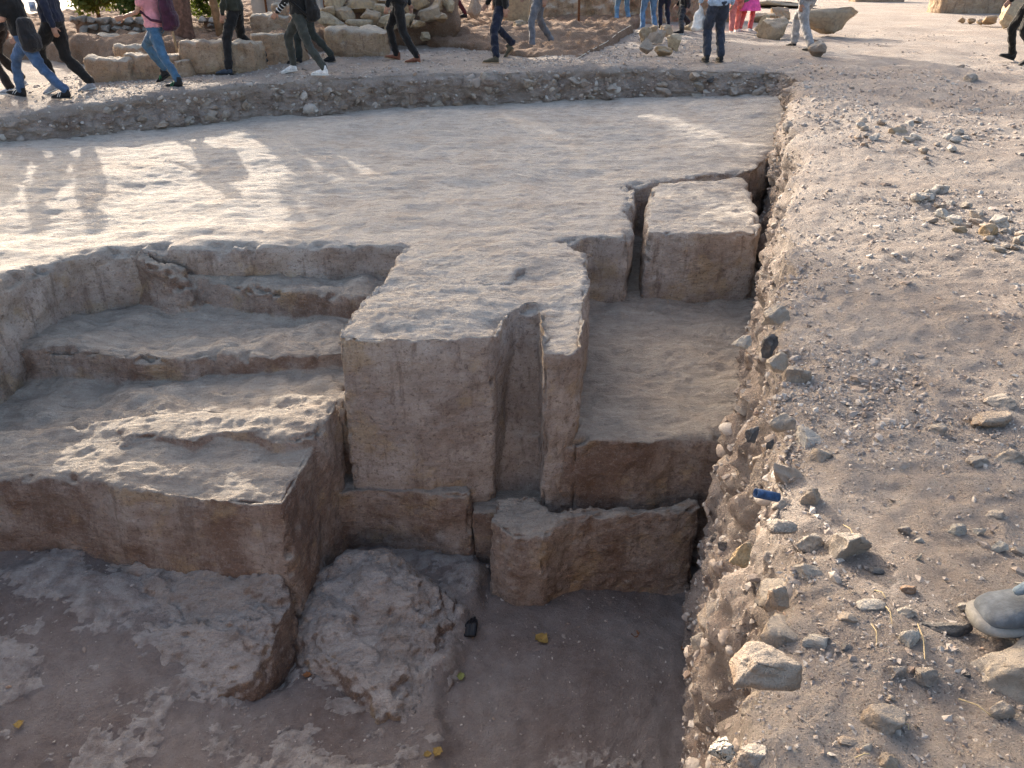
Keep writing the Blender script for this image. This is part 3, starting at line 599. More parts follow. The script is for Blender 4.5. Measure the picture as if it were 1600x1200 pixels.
boulder('round pale stone by the shoe of the pale grey trousers', 1280, 91, 32, 24, M_STONE, k=9, name='stone', cat='stone')
boulder('small grey stone perched behind the round pale stone', 1278, 74, 24, 14, M_STONE, k=4, name='stone', cat='stone')
dressed('stone_block', 'big ochre dressed block at the top right of the photo', 1468, 1584, -26, 21, seed=12, thick=.8, a=.04)
dressed('stone_block', 'low dressed block cut by the top edge, right half of the photo', 1338, 1414, -22, 3, seed=13, thick=.7)
for i, (cx, yb, w_, h_) in enumerate(((1504, 36, 12, 9), (1518, 37, 14, 9), (1531, 40, 12, 9), (1549, 41, 28, 14))):
    boulder(('small pale stone at the left of a row before the dressed block', 'second small stone of the row before the dressed block', 'third small stone of the row before the dressed block', 'largest stone, right end of the row before the dressed block')[i], cx, yb, w_, h_, M_GOLD, k=i, name='stone', cat='stone', box=i == 3)
boulder('tall lumpy ochre rock at the right edge behind the striding person', 1592, 46, 48, 62, M_GOLD, k=7)

# posts, fence, string
WOOD = plain('weathered_wood', (.33, .21, .12), .85, .25, 10, .006, 40); RUST = plain('rusty_iron', (.16, .07, .035), .8, .4, 40, .002, 120); GALV = plain('grey_sheet_metal', (.42, .43, .44), .55, .1, 4, .003, 8)
def pole(name, label, p, r, h, mat, lean=(0, 0), cat='post'):
    g = Geo(); p = V(p); g.tube([p - Vector((0, 0, .2)), p + Vector((lean[0] * .5, lean[1] * .5, h * .5)), p + Vector((lean[0], lean[1], h))], [r * 1.1, r, r * .95], 10, round_ends=False)
    o = g.obj(name, mat, None, True); rebase(o, p); return tag(o, label, cat)
pole('wooden_pole', 'round wooden pole behind the person in the olive jacket', at(344, 48, .5), .075, 3.2, WOOD, (-.25, .1), 'pole')
pole('iron_rod', 'thin rusty iron rod standing beside the grey jeans', at(904, 41, .35), .028, 2.2, RUST, (-.02, 0), 'rod')
pole('wooden_stake', 'thin pale stake beside the reddish tree trunk', at(276, 74, .33), .02, .9, plain('pale_wood', (.42, .3, .18), .8), (-.05, 0), 'stake')
pole('survey_stake', 'thin grey stake standing in front of the rubble wall', at(609, 24, .62), .02, 1.0, GALV, (0, 0), 'stake')
p = at(425, 26, .5); fr = empty('metal_fence', p); tag(fr, 'grey sheet metal fence behind the striped top', 'fence')
for k in range(4): g = Geo(); g.box((p[0] - .55 + k * .62, p[1] + 1.2, 1.5), (.612, .03, 2.0)); o = g.obj('panel', GALV, fr); o.matrix_parent_inverse = Matrix.Translation(-fr.location)
for k in range(2): g = Geo(); g.tube([(p[0] - .45 + k * 1.6, p[1] + 1.15, .3), (p[0] - .45 + k * 1.6, p[1] + 1.15, 2.6)], [.03, .03], 8); o = g.obj('post', RUB_G if 'RUB_G' in globals() else RUST, fr, True); o.matrix_parent_inverse = Matrix.Translation(-fr.location)
a_ = at(893, 97, .175); b_ = at(985, 40, .42); g = Geo(); g.tube([a_, a_ * .75 + b_ * .25 + np.array((0, 0, .0)), a_ * .5 + b_ * .5 + np.array((.02, 0, -.02)), a_ * .25 + b_ * .75 + np.array((0, 0, .01)), b_], [.008] * 5, 6)
o = g.obj('rope', plain('pale_rope', (.5, .45, .38), .9), None, True); rebase(o, a_); tag(o, 'pale string lying along the edge of the small cut in the terrace', 'rope')
# ------------------------------------------------------------------ people
SKIN = plain('skin', (.36, .20, .14), .55, .12, 30, .001)
HAIR = plain('hair', (.018, .013, .01), .6, .3, 60, .004, 150)
RUB_W = plain('white_rubber', (.62, .6, .57), .6, .08); RUB_B = plain('dark_rubber', (.03, .03, .03), .7, .2); RUB_T = plain('tan_rubber', (.30, .2, .12), .7, .2)
def ell(c, F, S, w, d, n=14, up=None):
    return [c + S * (math.cos(a) * w) + F * (math.sin(a) * d) for a in [2 * math.pi * j / n for j in range(n)]]
def skin_obj(name, geo, vox, mat, parent, fold=0.0, seed=0, it=3):
    co, no, fa = geo.remesh(vox, it)
    if fold:
        q = co * np.array((1.5, 1.5, 1)); co = co + no * (fbm(q, .09, 2, seed) * fold + fbm(co * np.array((1, 1, 2.2)), .13, 2, seed + 5) * fold * .8)[:, None]
    o = mk(name, co, fa, mat); o.parent = parent; o.matrix_parent_inverse = Matrix.Translation(-parent.location); return o
def shoe(parent, toe_dir, pos, pitch, upper, sole, L=.28, W=.1, fine=.008, stripes=None, bulk=1.0):
    F = Vector((toe_dir.x, toe_dir.y, 0)).normalized(); S = Vector((-F.y, F.x, 0))
    T = Matrix.Translation(pos) @ Matrix(((F.x, S.x, 0, 0), (F.y, S.y, 0, 0), (0, 0, 1, 0), (0, 0, 0, 1)))
    piv = Vector((L * (.18 if pitch > 0 else -.33), 0, 0)); T = T @ Matrix.Translation(piv) @ Matrix.Rotation(math.radians(pitch), 4, 'Y') @ Matrix.Translation(-piv)
    def sec(x, w, z0, z1, n=12):
        r = []
        for j in range(n):
            a = 2 * math.pi * j / n; cy = math.cos(a); sz = math.sin(a)
            yy = w * math.copysign(abs(cy) ** .7, cy); zz = z0 + (z1 - z0) * (.5 + .5 * math.copysign(abs(sz) ** .8, sz)); r.append(T @ Vector((x, yy, zz)))
        return r
    k = L / .28; h = W / 2
    prof = [(-.125, .55, .075), (-.115, .8, .095), (-.08, .88, .105), (-.03, .86, .10), (.02, .88, .085), (.07, .98, .066), (.11, 1.0, .055), (.138, .8, .045), (.15, .5, .035)]
    u = Geo(); u.loft([sec(x * k, h * w_ * (.97 if bulk == 1 else .98), .018, z * bulk) for x, w_, z in prof])
    u.tube([T @ Vector((-.075 * k, 0, .08)), T @ Vector((-.075 * k, 0, .125))], [.043, .046], 10)
    o = skin_obj('shoe', u, fine, upper, parent, .0025, 3, 2)
    b = Geo(); b.loft([sec(x * k * (1.03 if bulk == 1 else 1.09), h * (w_ * (1.06 if bulk == 1 else 1.09)), .0, .024 * bulk ** 1.4) for x, w_, z in prof])
    if bulk > 1:
        q = Geo(); q.tube([T @ Vector((.055 * k - .02 * abs(math.sin(a)), -h * 1.0 * math.cos(a) * .93, .02 + .07 * bulk * abs(math.sin(a)) ** .8)) for a in [math.pi * j / 10 for j in range(11)]], [.004] * 11, 6); qo = q.obj('seam', sole, o, True)
    if bulk > 1:
        q = Geo(); q.tube([T @ Vector((.075 * k, 0, .085 * bulk)), T @ Vector((.03 * k, 0, .108 * bulk)), T @ Vector((-.03 * k, 0, .14 * bulk))], [.012, .02, .026], 12); qo = q.obj('tongue', cloth((.17, .22, .27)), o, True)
        for j in range(3):
            q = Geo(); xx = (.06 - .03 * j) * k; q.tube([T @ Vector((xx, -h * .55, (.083 + .012 * j) * bulk)), T @ Vector((xx - .008, 0, (.102 + .014 * j) * bulk)), T @ Vector((xx, h * .55, (.083 + .012 * j) * bulk))], [.004] * 3, 6); qo = q.obj('lace', sole, o, True)
    so = b.obj('sole', sole, o, True)
    if stripes:
        for dx in (-.005, .025):
            for sg in (-1, 1):
                g = Geo(); g.tube([T @ Vector((dx + .02, sg * h * .93, .03)), T @ Vector((dx, sg * h * .72, .07)), T @ Vector((dx - .012, sg * h * .45, .088))], [.0055] * 3, 6)
                st = g.obj('stripe', stripes, o, True)
    return o
def hand_geo(g, wrist, d, palm_n, thumb_side, curl=.5, k=1.0):
    d = d.normalized(); pn = (palm_n - d * palm_n.dot(d)).normalized(); s = d.cross(pn)
    g.tube([wrist, wrist + d * .05 * k, wrist + d * .085 * k], [.03 * k, .04 * k, .038 * k], 10, flat=(tuple(s), .42))
    for i, (o, L) in enumerate(((-.03, .068), (-.01, .078), (.01, .074), (.029, .058))):
        p = wrist + d * .085 * k + s * o * k; q = p; pp = [p]
        for j in range(3):
            a = curl * (j + .4); q = q + (d * math.cos(a) + pn * math.sin(a)) * L * k / 3 * (1.15 - .12 * j); pp.append(q)
        g.tube(pp, [.0095 * k, .009 * k, .0085 * k, .007 * k], 7)
    t = wrist + d * .03 * k + s * thumb_side * .03 * k; t2 = t + (s * thumb_side * .75 + d * .6 + pn * .25).normalized() * .038 * k
    g.tube([t, t2, t2 + (d * .85 + s * thumb_side * .2 + pn * .35).normalized() * .032 * k], [.014 * k, .0105 * k, .008 * k], 7)
def person(label, feet, head, trousers, top, upper, sole, H=1.74, hipf=0., lean=.04, arms=((-.35, .25), (.35, .3)), sleeve=1.0, wide=1.0, girth=1.0, shirt_len=.0, fine=1.0, loose=1.0, stripes=None, look=None, hair_long=False, hat=None, absfeet=None, bulk=1.0):
    F = Vector((math.cos(math.radians(head)), math.sin(math.radians(head)), 0)); S = Vector((-F.y, F.x, 0)); up = Vector((0, 0, 1))
    fp = [V(p) for p in absfeet] if absfeet else [V(atg(a[0], a[1])) for a in feet]
    base = (fp[0] + fp[1]) / 2; root = empty('person', base)
    tag(root, label, 'person', 'visitors walking round the dig' if not absfeet else None)
    if fp[0].dot(S) < fp[1].dot(S): sides = (-1, 1)
    else: sides = (1, -1)
    k = H / 1.74
    ank = []
    for p, a in zip(fp, feet):
        pt = math.radians(a[2]); lift = math.sin(max(0, pt)) * .17; ank.append(p + up * (.10 * k + lift) - F * (.075 - .05 * math.sin(max(0, pt))))
    L1, L2 = .455 * k, .45 * k; hz = .93 * k
    for _ in range(60):
        pel = Vector((base.x, base.y, base.z + hz)) + F * hipf
        if all((pel + S * sd * .09 - an).length < (L1 + L2) * .998 for sd, an in zip(sides, ank)): break
        hz -= .01
    knees = []
    for sd, an in zip(sides, ank):
        h = pel + S * sd * .09; dv = an - h; d = dv.length; d = min(d, (L1 + L2) * .999); u = dv.normalized()
        c = (L1 * L1 + d * d - L2 * L2) / (2 * L1 * d); c = max(-1, min(1, c)); fw = (F - u * F.dot(u)).normalized()
        knees.append(h + u * L1 * c + fw * L1 * math.sqrt(1 - c * c))
    z0 = pel.z
    def tc(dz): return Vector((pel.x, pel.y, z0 + dz * k)) + F * (lean * dz * 1.2)
    tors = [(-.06, .13, .09), (.0, .17, .115), (.08, .165, .11), (.19, .148, .10), (.32, .165, .115), (.44, .18, .11), (.50, .165, .095), (.545, .10, .075), (.57, .06, .06)]
    def torso(g, m, lo=-1, hi=9):
        rings = [ell(tc(dz), F, S, (a * wide * girth + m) * k, (b * girth + m) * k) for dz, a, b in tors if lo <= dz <= hi]; g.loft(rings)
    # arms
    arm = []
    for i, sd in enumerate((1, -1)):
        sw, be = arms[i][0], arms[i][1]; out = arms[i][2] if len(arms[i]) > 2 else .12
        sh = tc(.49) + S * sd * .175 * wide * k; du = (up * -math.cos(sw) + F * math.sin(sw) + S * sd * out).normalized(); el = sh + du * .29 * k
        a2 = sw + be; inn = arms[i][3] if len(arms[i]) > 3 else 0; dl = (up * -math.cos(a2) + F * math.sin(a2) - S * sd * inn).normalized(); wr = el + dl * .25 * k; arm.append((sh, el, wr, dl, sd))
    b = Geo(); torso(b, 0)
    for sd, kn, an in zip(sides, knees, ank):
        b.tube([pel + S * sd * .085, (pel + S * sd * .085 + kn) / 2, kn, (kn * .6 + an * .4), an], [.08 * k, .072 * k, .05 * k, .05 * k, .033 * k], 12)
    for sh, el, wr, dl, sd in arm: b.tube([sh, (sh + el) / 2, el, (el * .65 + wr * .35), wr], [.048 * k, .044 * k, .036 * k, .037 * k, .026 * k], 10)
    nk = tc(.55); hd = tc(.70) + F * .015
    b.tube([nk, hd - up * .05], [.055 * k, .052 * k], 10)
    lookv = F if look is None else Vector((math.cos(math.radians(look)), math.sin(math.radians(look)), 0)); ls = Vector((-lookv.y, lookv.x, 0))
    b.loft([ell(hd + up * dz * k + lookv * fx * k, lookv, ls, a * k, c * k, 12) for dz, a, c, fx in ((-.115, .03, .035, .035), (-.09, .048, .062, .025), (-.045, .064, .085, .01), (.0, .073, .095, .0), (.05, .074, .095, -.004), (.09, .06, .078, -.006), (.115, .03, .04, -.006))])
    b.tube([hd + lookv * .088 * k + up * .015, hd + lookv * .112 * k - up * .022], [.009 * k, .014 * k], 6)
    for sg in (-1, 1): b.tube([hd + ls * sg * .074 * k - up * .02, hd + ls * sg * .082 * k + up * .02], [.012 * k, .016 * k], 6)
    co, no, fa = b.remesh(.024 * fine, 3); hg = Geo()
    for i, (sh, el, wr, dl, sd) in enumerate(arm): hand_geo(hg, wr, dl, -S * sd + F * .2, 1 if (S * sd).cross(dl).dot(F) < 0 else -1, .45, k)
    hco, hno, hfa = hg.remesh(.0075, 1); body = mk('body', np.vstack([co, hco]), np.vstack([fa, hfa + len(co)]), SKIN)
    body.parent = root; body.matrix_parent_inverse = Matrix.Translation(-root.location)
    for sg in (-1, 1):                               # eyes
        e = Geo(); c = hd + lookv * .086 * k + ls * sg * .031 * k + up * .018; e.loft([ell(c + up * dz, lookv, ls, w_, w_ * .7, 8) for dz, w_ in ((-.006, .004), (0, .0105), (.006, .004))])
        eo = e.obj('eye', HAIR, root, True); eo.matrix_parent_inverse = Matrix.Translation(-root.location)
    m = Geo(); m.tube([hd + lookv * .082 * k - up * .055 + ls * .022, hd + lookv * .09 * k - up * .056, hd + lookv * .082 * k - up * .055 - ls * .022], [.005, .007, .005], 6)
    mo = m.obj('mouth', plain('lips', (.3, .11, .09), .6, .1), root, True); mo.matrix_parent_inverse = Matrix.Translation(-root.location)
    hr = Geo(); hr.loft([ell(hd + up * dz * k - lookv * (.014 + fx) * k, lookv, ls, a * k, c * k, 12) for dz, a, c, fx in ((-.06, .06, .05, .045), (-.02, .079, .078, .022), (.04, .084, .098, .0), (.09, .072, .086, 0), (.128, .035, .045, 0))])
    if hair_long: hr.tube([hd - lookv * .06 * k, hd - lookv * .085 * k - up * .15, hd - lookv * .09 * k - up * .28], [.075 * k, .075 * k, .04 * k], 10)
    skin_obj('hair', hr, .016, HAIR, root, .006, 4)
    t = Geo(); torso(t, .016, -.1, .12)
    lo = loose
    for sd, kn, an in zip(sides, knees, ank):
        hj = pel + S * sd * .085 - up * .01; cr = an + (kn - an).normalized() * .015
        t.tube([hj, (hj + kn) / 2, kn, kn * .55 + an * .45, cr], [.096 * k * girth, .088 * k * lo, .070 * k * lo, .065 * k * lo, .062 * k * lo], 14, round_ends=True)
    skin_obj('trousers', t, .018 * fine, trousers, root, .010, 7 + int(abs(base.x) * 10) % 40, 2)
    s = Geo(); torso(s, .026, (.0 if shirt_len == 0 else -.07) , .555)
    if shirt_len:
        s.loft([ell(tc(-dz), F, S, (.175 + .25 * dz) * wide, (.125 + .25 * dz), 14) for dz in (0, shirt_len / 2, shirt_len)])
    for sh, el, wr, dl, sd in arm:
        if sleeve >= .95: s.tube([sh, el, wr], [.064 * k, .053 * k, .041 * k], 10)
        else: s.tube([sh, sh + (el - sh) * sleeve], [.066 * k, .058 * k], 10)
    skin_obj('top', s, .021 * fine, top, root, .010, 19, 2)
    for p, a, sd in zip(fp, feet, sides): shoe(root, F if len(a) < 4 else Vector((math.cos(math.radians(a[3])), math.sin(math.radians(a[3])), 0)), p, a[2], upper, sole, .28 * k, .098 * k * (1.25 if bulk > 1 else 1), .0115 * fine, stripes, bulk)
    return root, dict(F=F, S=S, tc=tc, arm=arm, pel=pel, k=k, root=root)
def part(geo, name, mat, root, vox=None, fold=0.):
    if vox: return skin_obj(name, geo, vox, mat, root, fold, 9)
    o = geo.obj(name, mat, root, True); o.matrix_parent_inverse = Matrix.Translation(-root.location); return o
def rucksack(name, label, info, mat, back, dz, w_, h_, d_, side=0., strap=True, cat='backpack'):
    F, S, tc = info['F'], info['S'], info['tc']; c = tc(dz) - F * back + S * side
    g = Geo(); g.loft([ell(c + Vector((0, 0, z * h_)), F, S, w_ * a / 2, d_ * b / 2, 14) for z, a, b in ((-.5, .6, .6), (-.46, .9, .9), (-.2, 1, 1), (.1, 1, .95), (.35, .9, .8), (.47, .7, .55), (.5, .4, .3))])
    g.loft([ell(c - F * d_ * .45 + Vector((0, 0, z * h_)), F, S, w_ * a / 2, d_ * b / 2, 14) for z, a, b in ((-.42, .4, .25), (-.38, .7, .45), (-.1, .75, .5), (.02, .6, .3))])
    root = empty(name, c - Vector((0, 0, h_ / 2))); tag(root, label, cat)
    part(g, 'bag_body', mat, root, .012, .008)
    if strap:
        for sg in (-1, 1):
            q = Geo(); q.tube([c + S * sg * w_ * .28 + Vector((0, 0, h_ * .42)) + F * d_ * .3, tc(.53) + S * sg * .10 + F * .0 + Vector((0, 0, .05)), tc(.45) + S * sg * .12 + F * .135, tc(.25) + S * sg * .155 + F * .11, tc(.12) + S * sg * .17 - F * .04, c + S * sg * w_ * .4 - Vector((0, 0, h_ * .25)) + F * d_ * .3], [.02] * 6, 6)
            part(q, 'strap', mat, root)
    return root
BLK = cloth((.014, .013, .013)); BRN = cloth((.022, .016, .014)); NAVY = cloth((.016, .02, .038)); JEAN = cloth((.055, .10, .19)); JEAN2 = cloth((.10, .18, .30)); JEAN3 = cloth((.14, .25, .38))
DJEAN = cloth((.035, .042, .062)); GREY = cloth((.14, .145, .165)); LGREY = cloth((.30, .29, .29)); OLIV = cloth((.035, .036, .026)); OLIVT = cloth((.05, .052, .045)); PINK = cloth((.60, .26, .30)); MAROON = cloth((.055, .018, .035))
HOT = cloth((.75, .10, .33)); RED = cloth((.5, .10, .09)); LBLUE = cloth((.36, .46, .6)); GRN = cloth((.10, .16, .11)); WINE = cloth((.07, .015, .02)); WHITE = cloth((.72, .71, .70))
LTH = plain('brown_leather', (.20, .075, .045), .5); LTH2 = plain('olive_suede', (.10, .085, .06), .8); SNK_G = plain('grey_trainer', (.30, .31, .34), .8); SNK_B = plain('black_trainer', (.016, .016, .018), .7); SNK_N = plain('navy_canvas', (.02, .024, .04), .8); SNK_BL = plain('blue_grey_trainer', (.05, .065, .09), .8); SNK_W = plain('white_trainer', (.70, .69, .68), .6)
person('person in dark brown trousers cut off by the left edge of the photo', [(12, 148, 0), (36, 141, 28)], 176, BRN, BLK, SNK_G, RUB_W, H=1.76, fine=1.1, arms=((.25, .3), (-.1, .2)))
r, i2 = person('person in blue jeans and black short-sleeved top with striped black trainers', [(28, 152, -14), (98, 154, 0)], 178, JEAN, BLK, SNK_B, RUB_B, H=1.72, lean=.14, arms=((.05, 1.45, .15, .3), (.1, .5)), sleeve=.75, stripes=RUB_W, hipf=-.02)
rucksack('shoulder_bag', 'black rucksack carried low at the hip of the person in blue jeans', i2, cloth((.02, .019, .021)), .16, .02, .34, .44, .2, .16, False, 'bag')
r, i3 = person('person all in black with a white badge and grey trainers', [(84, 146, 20), (139, 143, 12)], 178, BLK, NAVY, SNK_G, RUB_W, H=1.8, hipf=.0, arms=((-.3, .15), (.2, .3)), loose=1.12)
g = Geo(); bc = i3['tc'](.20) + i3['F'] * .20 + i3['S'] * .06; g.box(bc, (.012, .085, .13), math.radians(178 - 60), 0, .15); part(g, 'badge', plain('badge_card', (.75, .78, .85), .5, .05), r)
g = Geo(); g.box(bc + Vector((-.003, -.0075, .0)), (.008, .045, .05), math.radians(118), 0, .15); part(g, 'badge_print', plain('badge_ink', (.35, .42, .6), .5, .2), r)
r, i4 = person('person in pink top and blue jeans, walking with a maroon backpack', [(258, 127, 30), (274, 137, 0)], 176, cloth((.055, .12, .20)), PINK, SNK_B, RUB_B, H=1.68, sleeve=.6, stripes=plain('green_stripe', (.03, .2, .08), .6), arms=((.4, .9), (-.1, .3)), hipf=.05)
rucksack('backpack', 'maroon backpack on the back of the person in pink', i4, MAROON, .235, .22, .32, .50, .2)
r, i5 = person('person in black trousers and dark olive jacket with a wristwatch', [(352, 117, 0), (412, 105, 34)], 177, BLK, OLIV, SNK_BL, RUB_B, H=1.76, arms=((.12, .12, .2), (-.1, .3)), hipf=.02)
sh, el, wr, dl, sd = i5['arm'][0]; g = Geo(); g.tube([wr - dl * .012, wr + dl * .014], [.034, .034], 10, round_ends=False); part(g, 'wristwatch', plain('watch', (.015, .015, .017), .3), r)
r, i6 = person('person in striped top and dark olive trousers with white trainers', [(454, 114, 10), (501, 118, 0)], 176, OLIVT, BLK, SNK_W, RUB_W, H=1.66, arms=((.3, .5), (.0, .5)), hipf=-.02)
for sh, el, wr, dl, sd in i6['arm']:
    for t_ in (.15, .38, .6, .82): g = Geo(); c0_ = el + (wr - el) * t_; g.tube([c0_, c0_ + dl * .012], [.052 - .009 * t_, .052 - .009 * t_], 10, round_ends=False); part(g, 'stripe', WHITE, r)
rucksack('backpack', 'black backpack on the person in the striped top', i6, BLK, .2, .12, .30, .44, .17)
person('person in dark green trousers walking just behind the striped top', [(462, 100, 0), (514, 98, 10)], 178, cloth((.03, .034, .03)), BLK, SNK_B, RUB_B, H=1.7, fine=1.2)
person('person in black trousers with reddish brown leather shoes', [(614, 95, -12), (646, 99, 0)], 174, BLK, BLK, LTH, RUB_T, H=1.74, arms=((.15, .2), (-.35, .15)))
person('distant person in dark wine trousers standing on the earth terrace', [(0, 0, 0), (0, 0, 0)], 178, WINE, BLK, SNK_B, RUB_B, H=1.68, fine=1.4, absfeet=(at(708, 28, .49), at(723, 28, .49)))
person('person in navy trousers and olive suede shoes, one heel lifted', [(768, 99, 0), (798, 88, 46)], 172, cloth((.014, .017, .032)), BLK, LTH2, RUB_T, H=1.78, hipf=.0)
person('person in grey jeans with navy canvas shoes and white soles', [(826, 80, 0), (856, 74, 12)], 176, GREY, BLK, SNK_N, RUB_W, H=1.76)
person('distant person in pale blue jeans left of the pair by the rubble heap', [(962, 42, 0), (982, 42, 0)], 100, JEAN3, WHITE, SNK_G, RUB_W, H=1.68, fine=1.4)
person('distant person in mid blue jeans seen from behind above the rubble heap', [(1002, 52, 0), (1022, 52, 0)], 95, JEAN2, LBLUE, SNK_G, RUB_W, H=1.7, fine=1.4)
person('distant person in black trousers half hidden beside the mid blue jeans', [(1030, 45, 0), (1042, 45, 0)], 95, NAVY, BLK, SNK_B, RUB_B, H=1.7, fine=1.4)
r, i13 = person('person in tight black jeans walking left of the man in dark jeans', [(1060, 54, 0), (1072, 46, 25)], 150, cloth((.012, .014, .02)), BLK, SNK_B, RUB_W, H=1.68, fine=1.2)
r, i14 = person('person in dark blue jeans with pale blue shirt hem, back to the camera', [(1102, 96, 0), (1124, 96, 0)], 92, DJEAN, LBLUE, SNK_B, RUB_B, H=1.76, arms=((.1, .5, .3), (.05, .3, .3)), loose=1.12, shirt_len=.04)
b0 = i14['arm'][0][2]; g = Geo(); g.loft([ell(b0 + Vector((0, 0, -z)), Vector((0, 1, 0)), Vector((1, 0, 0)), a, b_, 10) for z, a, b_ in ((.06, .015, .012), (.12, .04, .03), (.25, .11, .06), (.42, .13, .07), (.46, .1, .05))])
bag = empty('carrier_bag', b0 + Vector((0, 0, -.46))); tag(bag, 'white plastic carrier bag hanging beside the dark blue jeans', 'bag'); part(g, 'bag_body', WHITE, bag, .014, .012)
g = Geo(); g.tube([b0 + Vector((-.02, 0, -.08)), b0 + Vector((0, 0, .01)), b0 + Vector((.02, 0, -.08))], [.008] * 3, 6); part(g, 'handle', WHITE, bag)
r, i15 = person('person in a bright pink tunic and red trousers among the far group', [(1156, 50, 0), (1172, 50, 0)], 60, RED, HOT, SNK_W, RUB_W, H=1.62, shirt_len=.42, wide=1.15, fine=1.2, hair_long=True)
g = Geo(); c_ = i15['tc'](.0) - i15['F'] * .17; g.loft([ell(c_ + Vector((0, 0, z)), Vector((0, 1, 0)), Vector((1, 0, 0)), a, .03, 10) for z, a in ((-.2, .06), (-.1, .12), (.1, .13), (.3, .1))]); part(g, 'scarf', GRN, r, .02, .02)
person('person in red skirt-like trousers between the dark jeans and the pink tunic', [(1142, 52, 0), (1150, 50, 0)], 80, cloth((.55, .16, .14)), cloth((.5, .12, .1)), SNK_W, RUB_W, H=1.45, fine=1.3, loose=1.3)
person('person in pale grey loose trousers and black shoes beside the round stone', [(1236, 74, 0), (1262, 81, 0)], 110, LGREY, cloth((.2, .2, .21)), SNK_B, RUB_B, H=1.76, loose=1.15, girth=1.06)
person('person in black trousers striding in at the right edge of the photo', [(1572, 94, -16), (1606, 100, 20)], 178, BLK, BLK, SNK_B, RUB_B, H=1.78)
pt = at(1556, 975, .012); pt = at(1556, 975, ground_at(pt[0], pt[1])[2] + .03)
person('person standing beside the camera, only a grey suede shoe toe in view', [(0, 0, 0), (0, 0, 0, 200)], 178, cloth((.20, .30, .40)), GREY, plain('grey_suede', (.125, .138, .158), .95, .25, 25, .002, 120), plain('grey_sole', (.24, .228, .212), .8, .2), H=1.78, fine=.7, bulk=1.35, absfeet=(pt + np.array((.10, 0, 0)), pt + np.array((.2, -.3, 0))), arms=((.1, .2), (.1, .2)))
# ------------------------------------------------------------------ stones in and on the ground
def onface(px, py, off=.0):                           # photo point -> place on the section of the right bank
    u_, dy, dz = ray(px, py); t = (.72 - .328 * 1.5 - .12 - off) / (u_ - .328 * dy); return np.array((u_ * t, dy * t, CAMZ + dz * t))
r = np.random.default_rng(5)
# embedded in the right section (parts of the ground)
Rf, Cf = np.nonzero(np.ones((NF, S_), bool)); yy = GRg[Rf, Cf, 1]; ok = (yy > 1.0) & (DEP[Cf] > 1.0) & (GRg[Rf, Cf, 2] > -2.45) & (yy < 12)
Rf, Cf = Rf[ok], Cf[ok]; wgt = 1 / (GRg[Rf, Cf, 1] ** .25) * np.where(GRg[Rf, Cf, 2] > -1.2, 2.2, 1); wgt /= wgt.sum()
for k in r.choice(len(Rf), 165, False, wgt):
    p, n = GRg[Rf[k], Cf[k]], NNg[Rf[k], Cf[k]]; s_ = float(np.clip(r.lognormal(-3.2, .5), .02, .10))
    stone('stone', p - n * s_ * .35, (s_ * r.uniform(.8, 1.4), s_ * r.uniform(.8, 1.2), s_ * r.uniform(.6, 1)), M_STONE if r.random() < .93 else M_BASALT, ground, None, .5)
cf = np.nonzero((DEP < 1.0) & (P[:, 0] < 4.3) & (P[:, 0] > -7.5))[0]
for k in range(135):
    c_ = int(r.choice(cf)); rr = int(NF * (1 - r.beta(1.6, 1.8) * .62)) - 1; p, n = GRg[rr, c_], NNg[rr, c_]; s_ = float(np.clip(r.lognormal(-2.75, .45), .03, .15))
    stone('stone', p - n * s_ * .2, (s_ * r.uniform(.9, 1.4), s_ * r.uniform(.7, 1.1), s_ * r.uniform(.6, .9)), M_STONE if r.random() < .95 else M_BASALT, ground, None, .4)

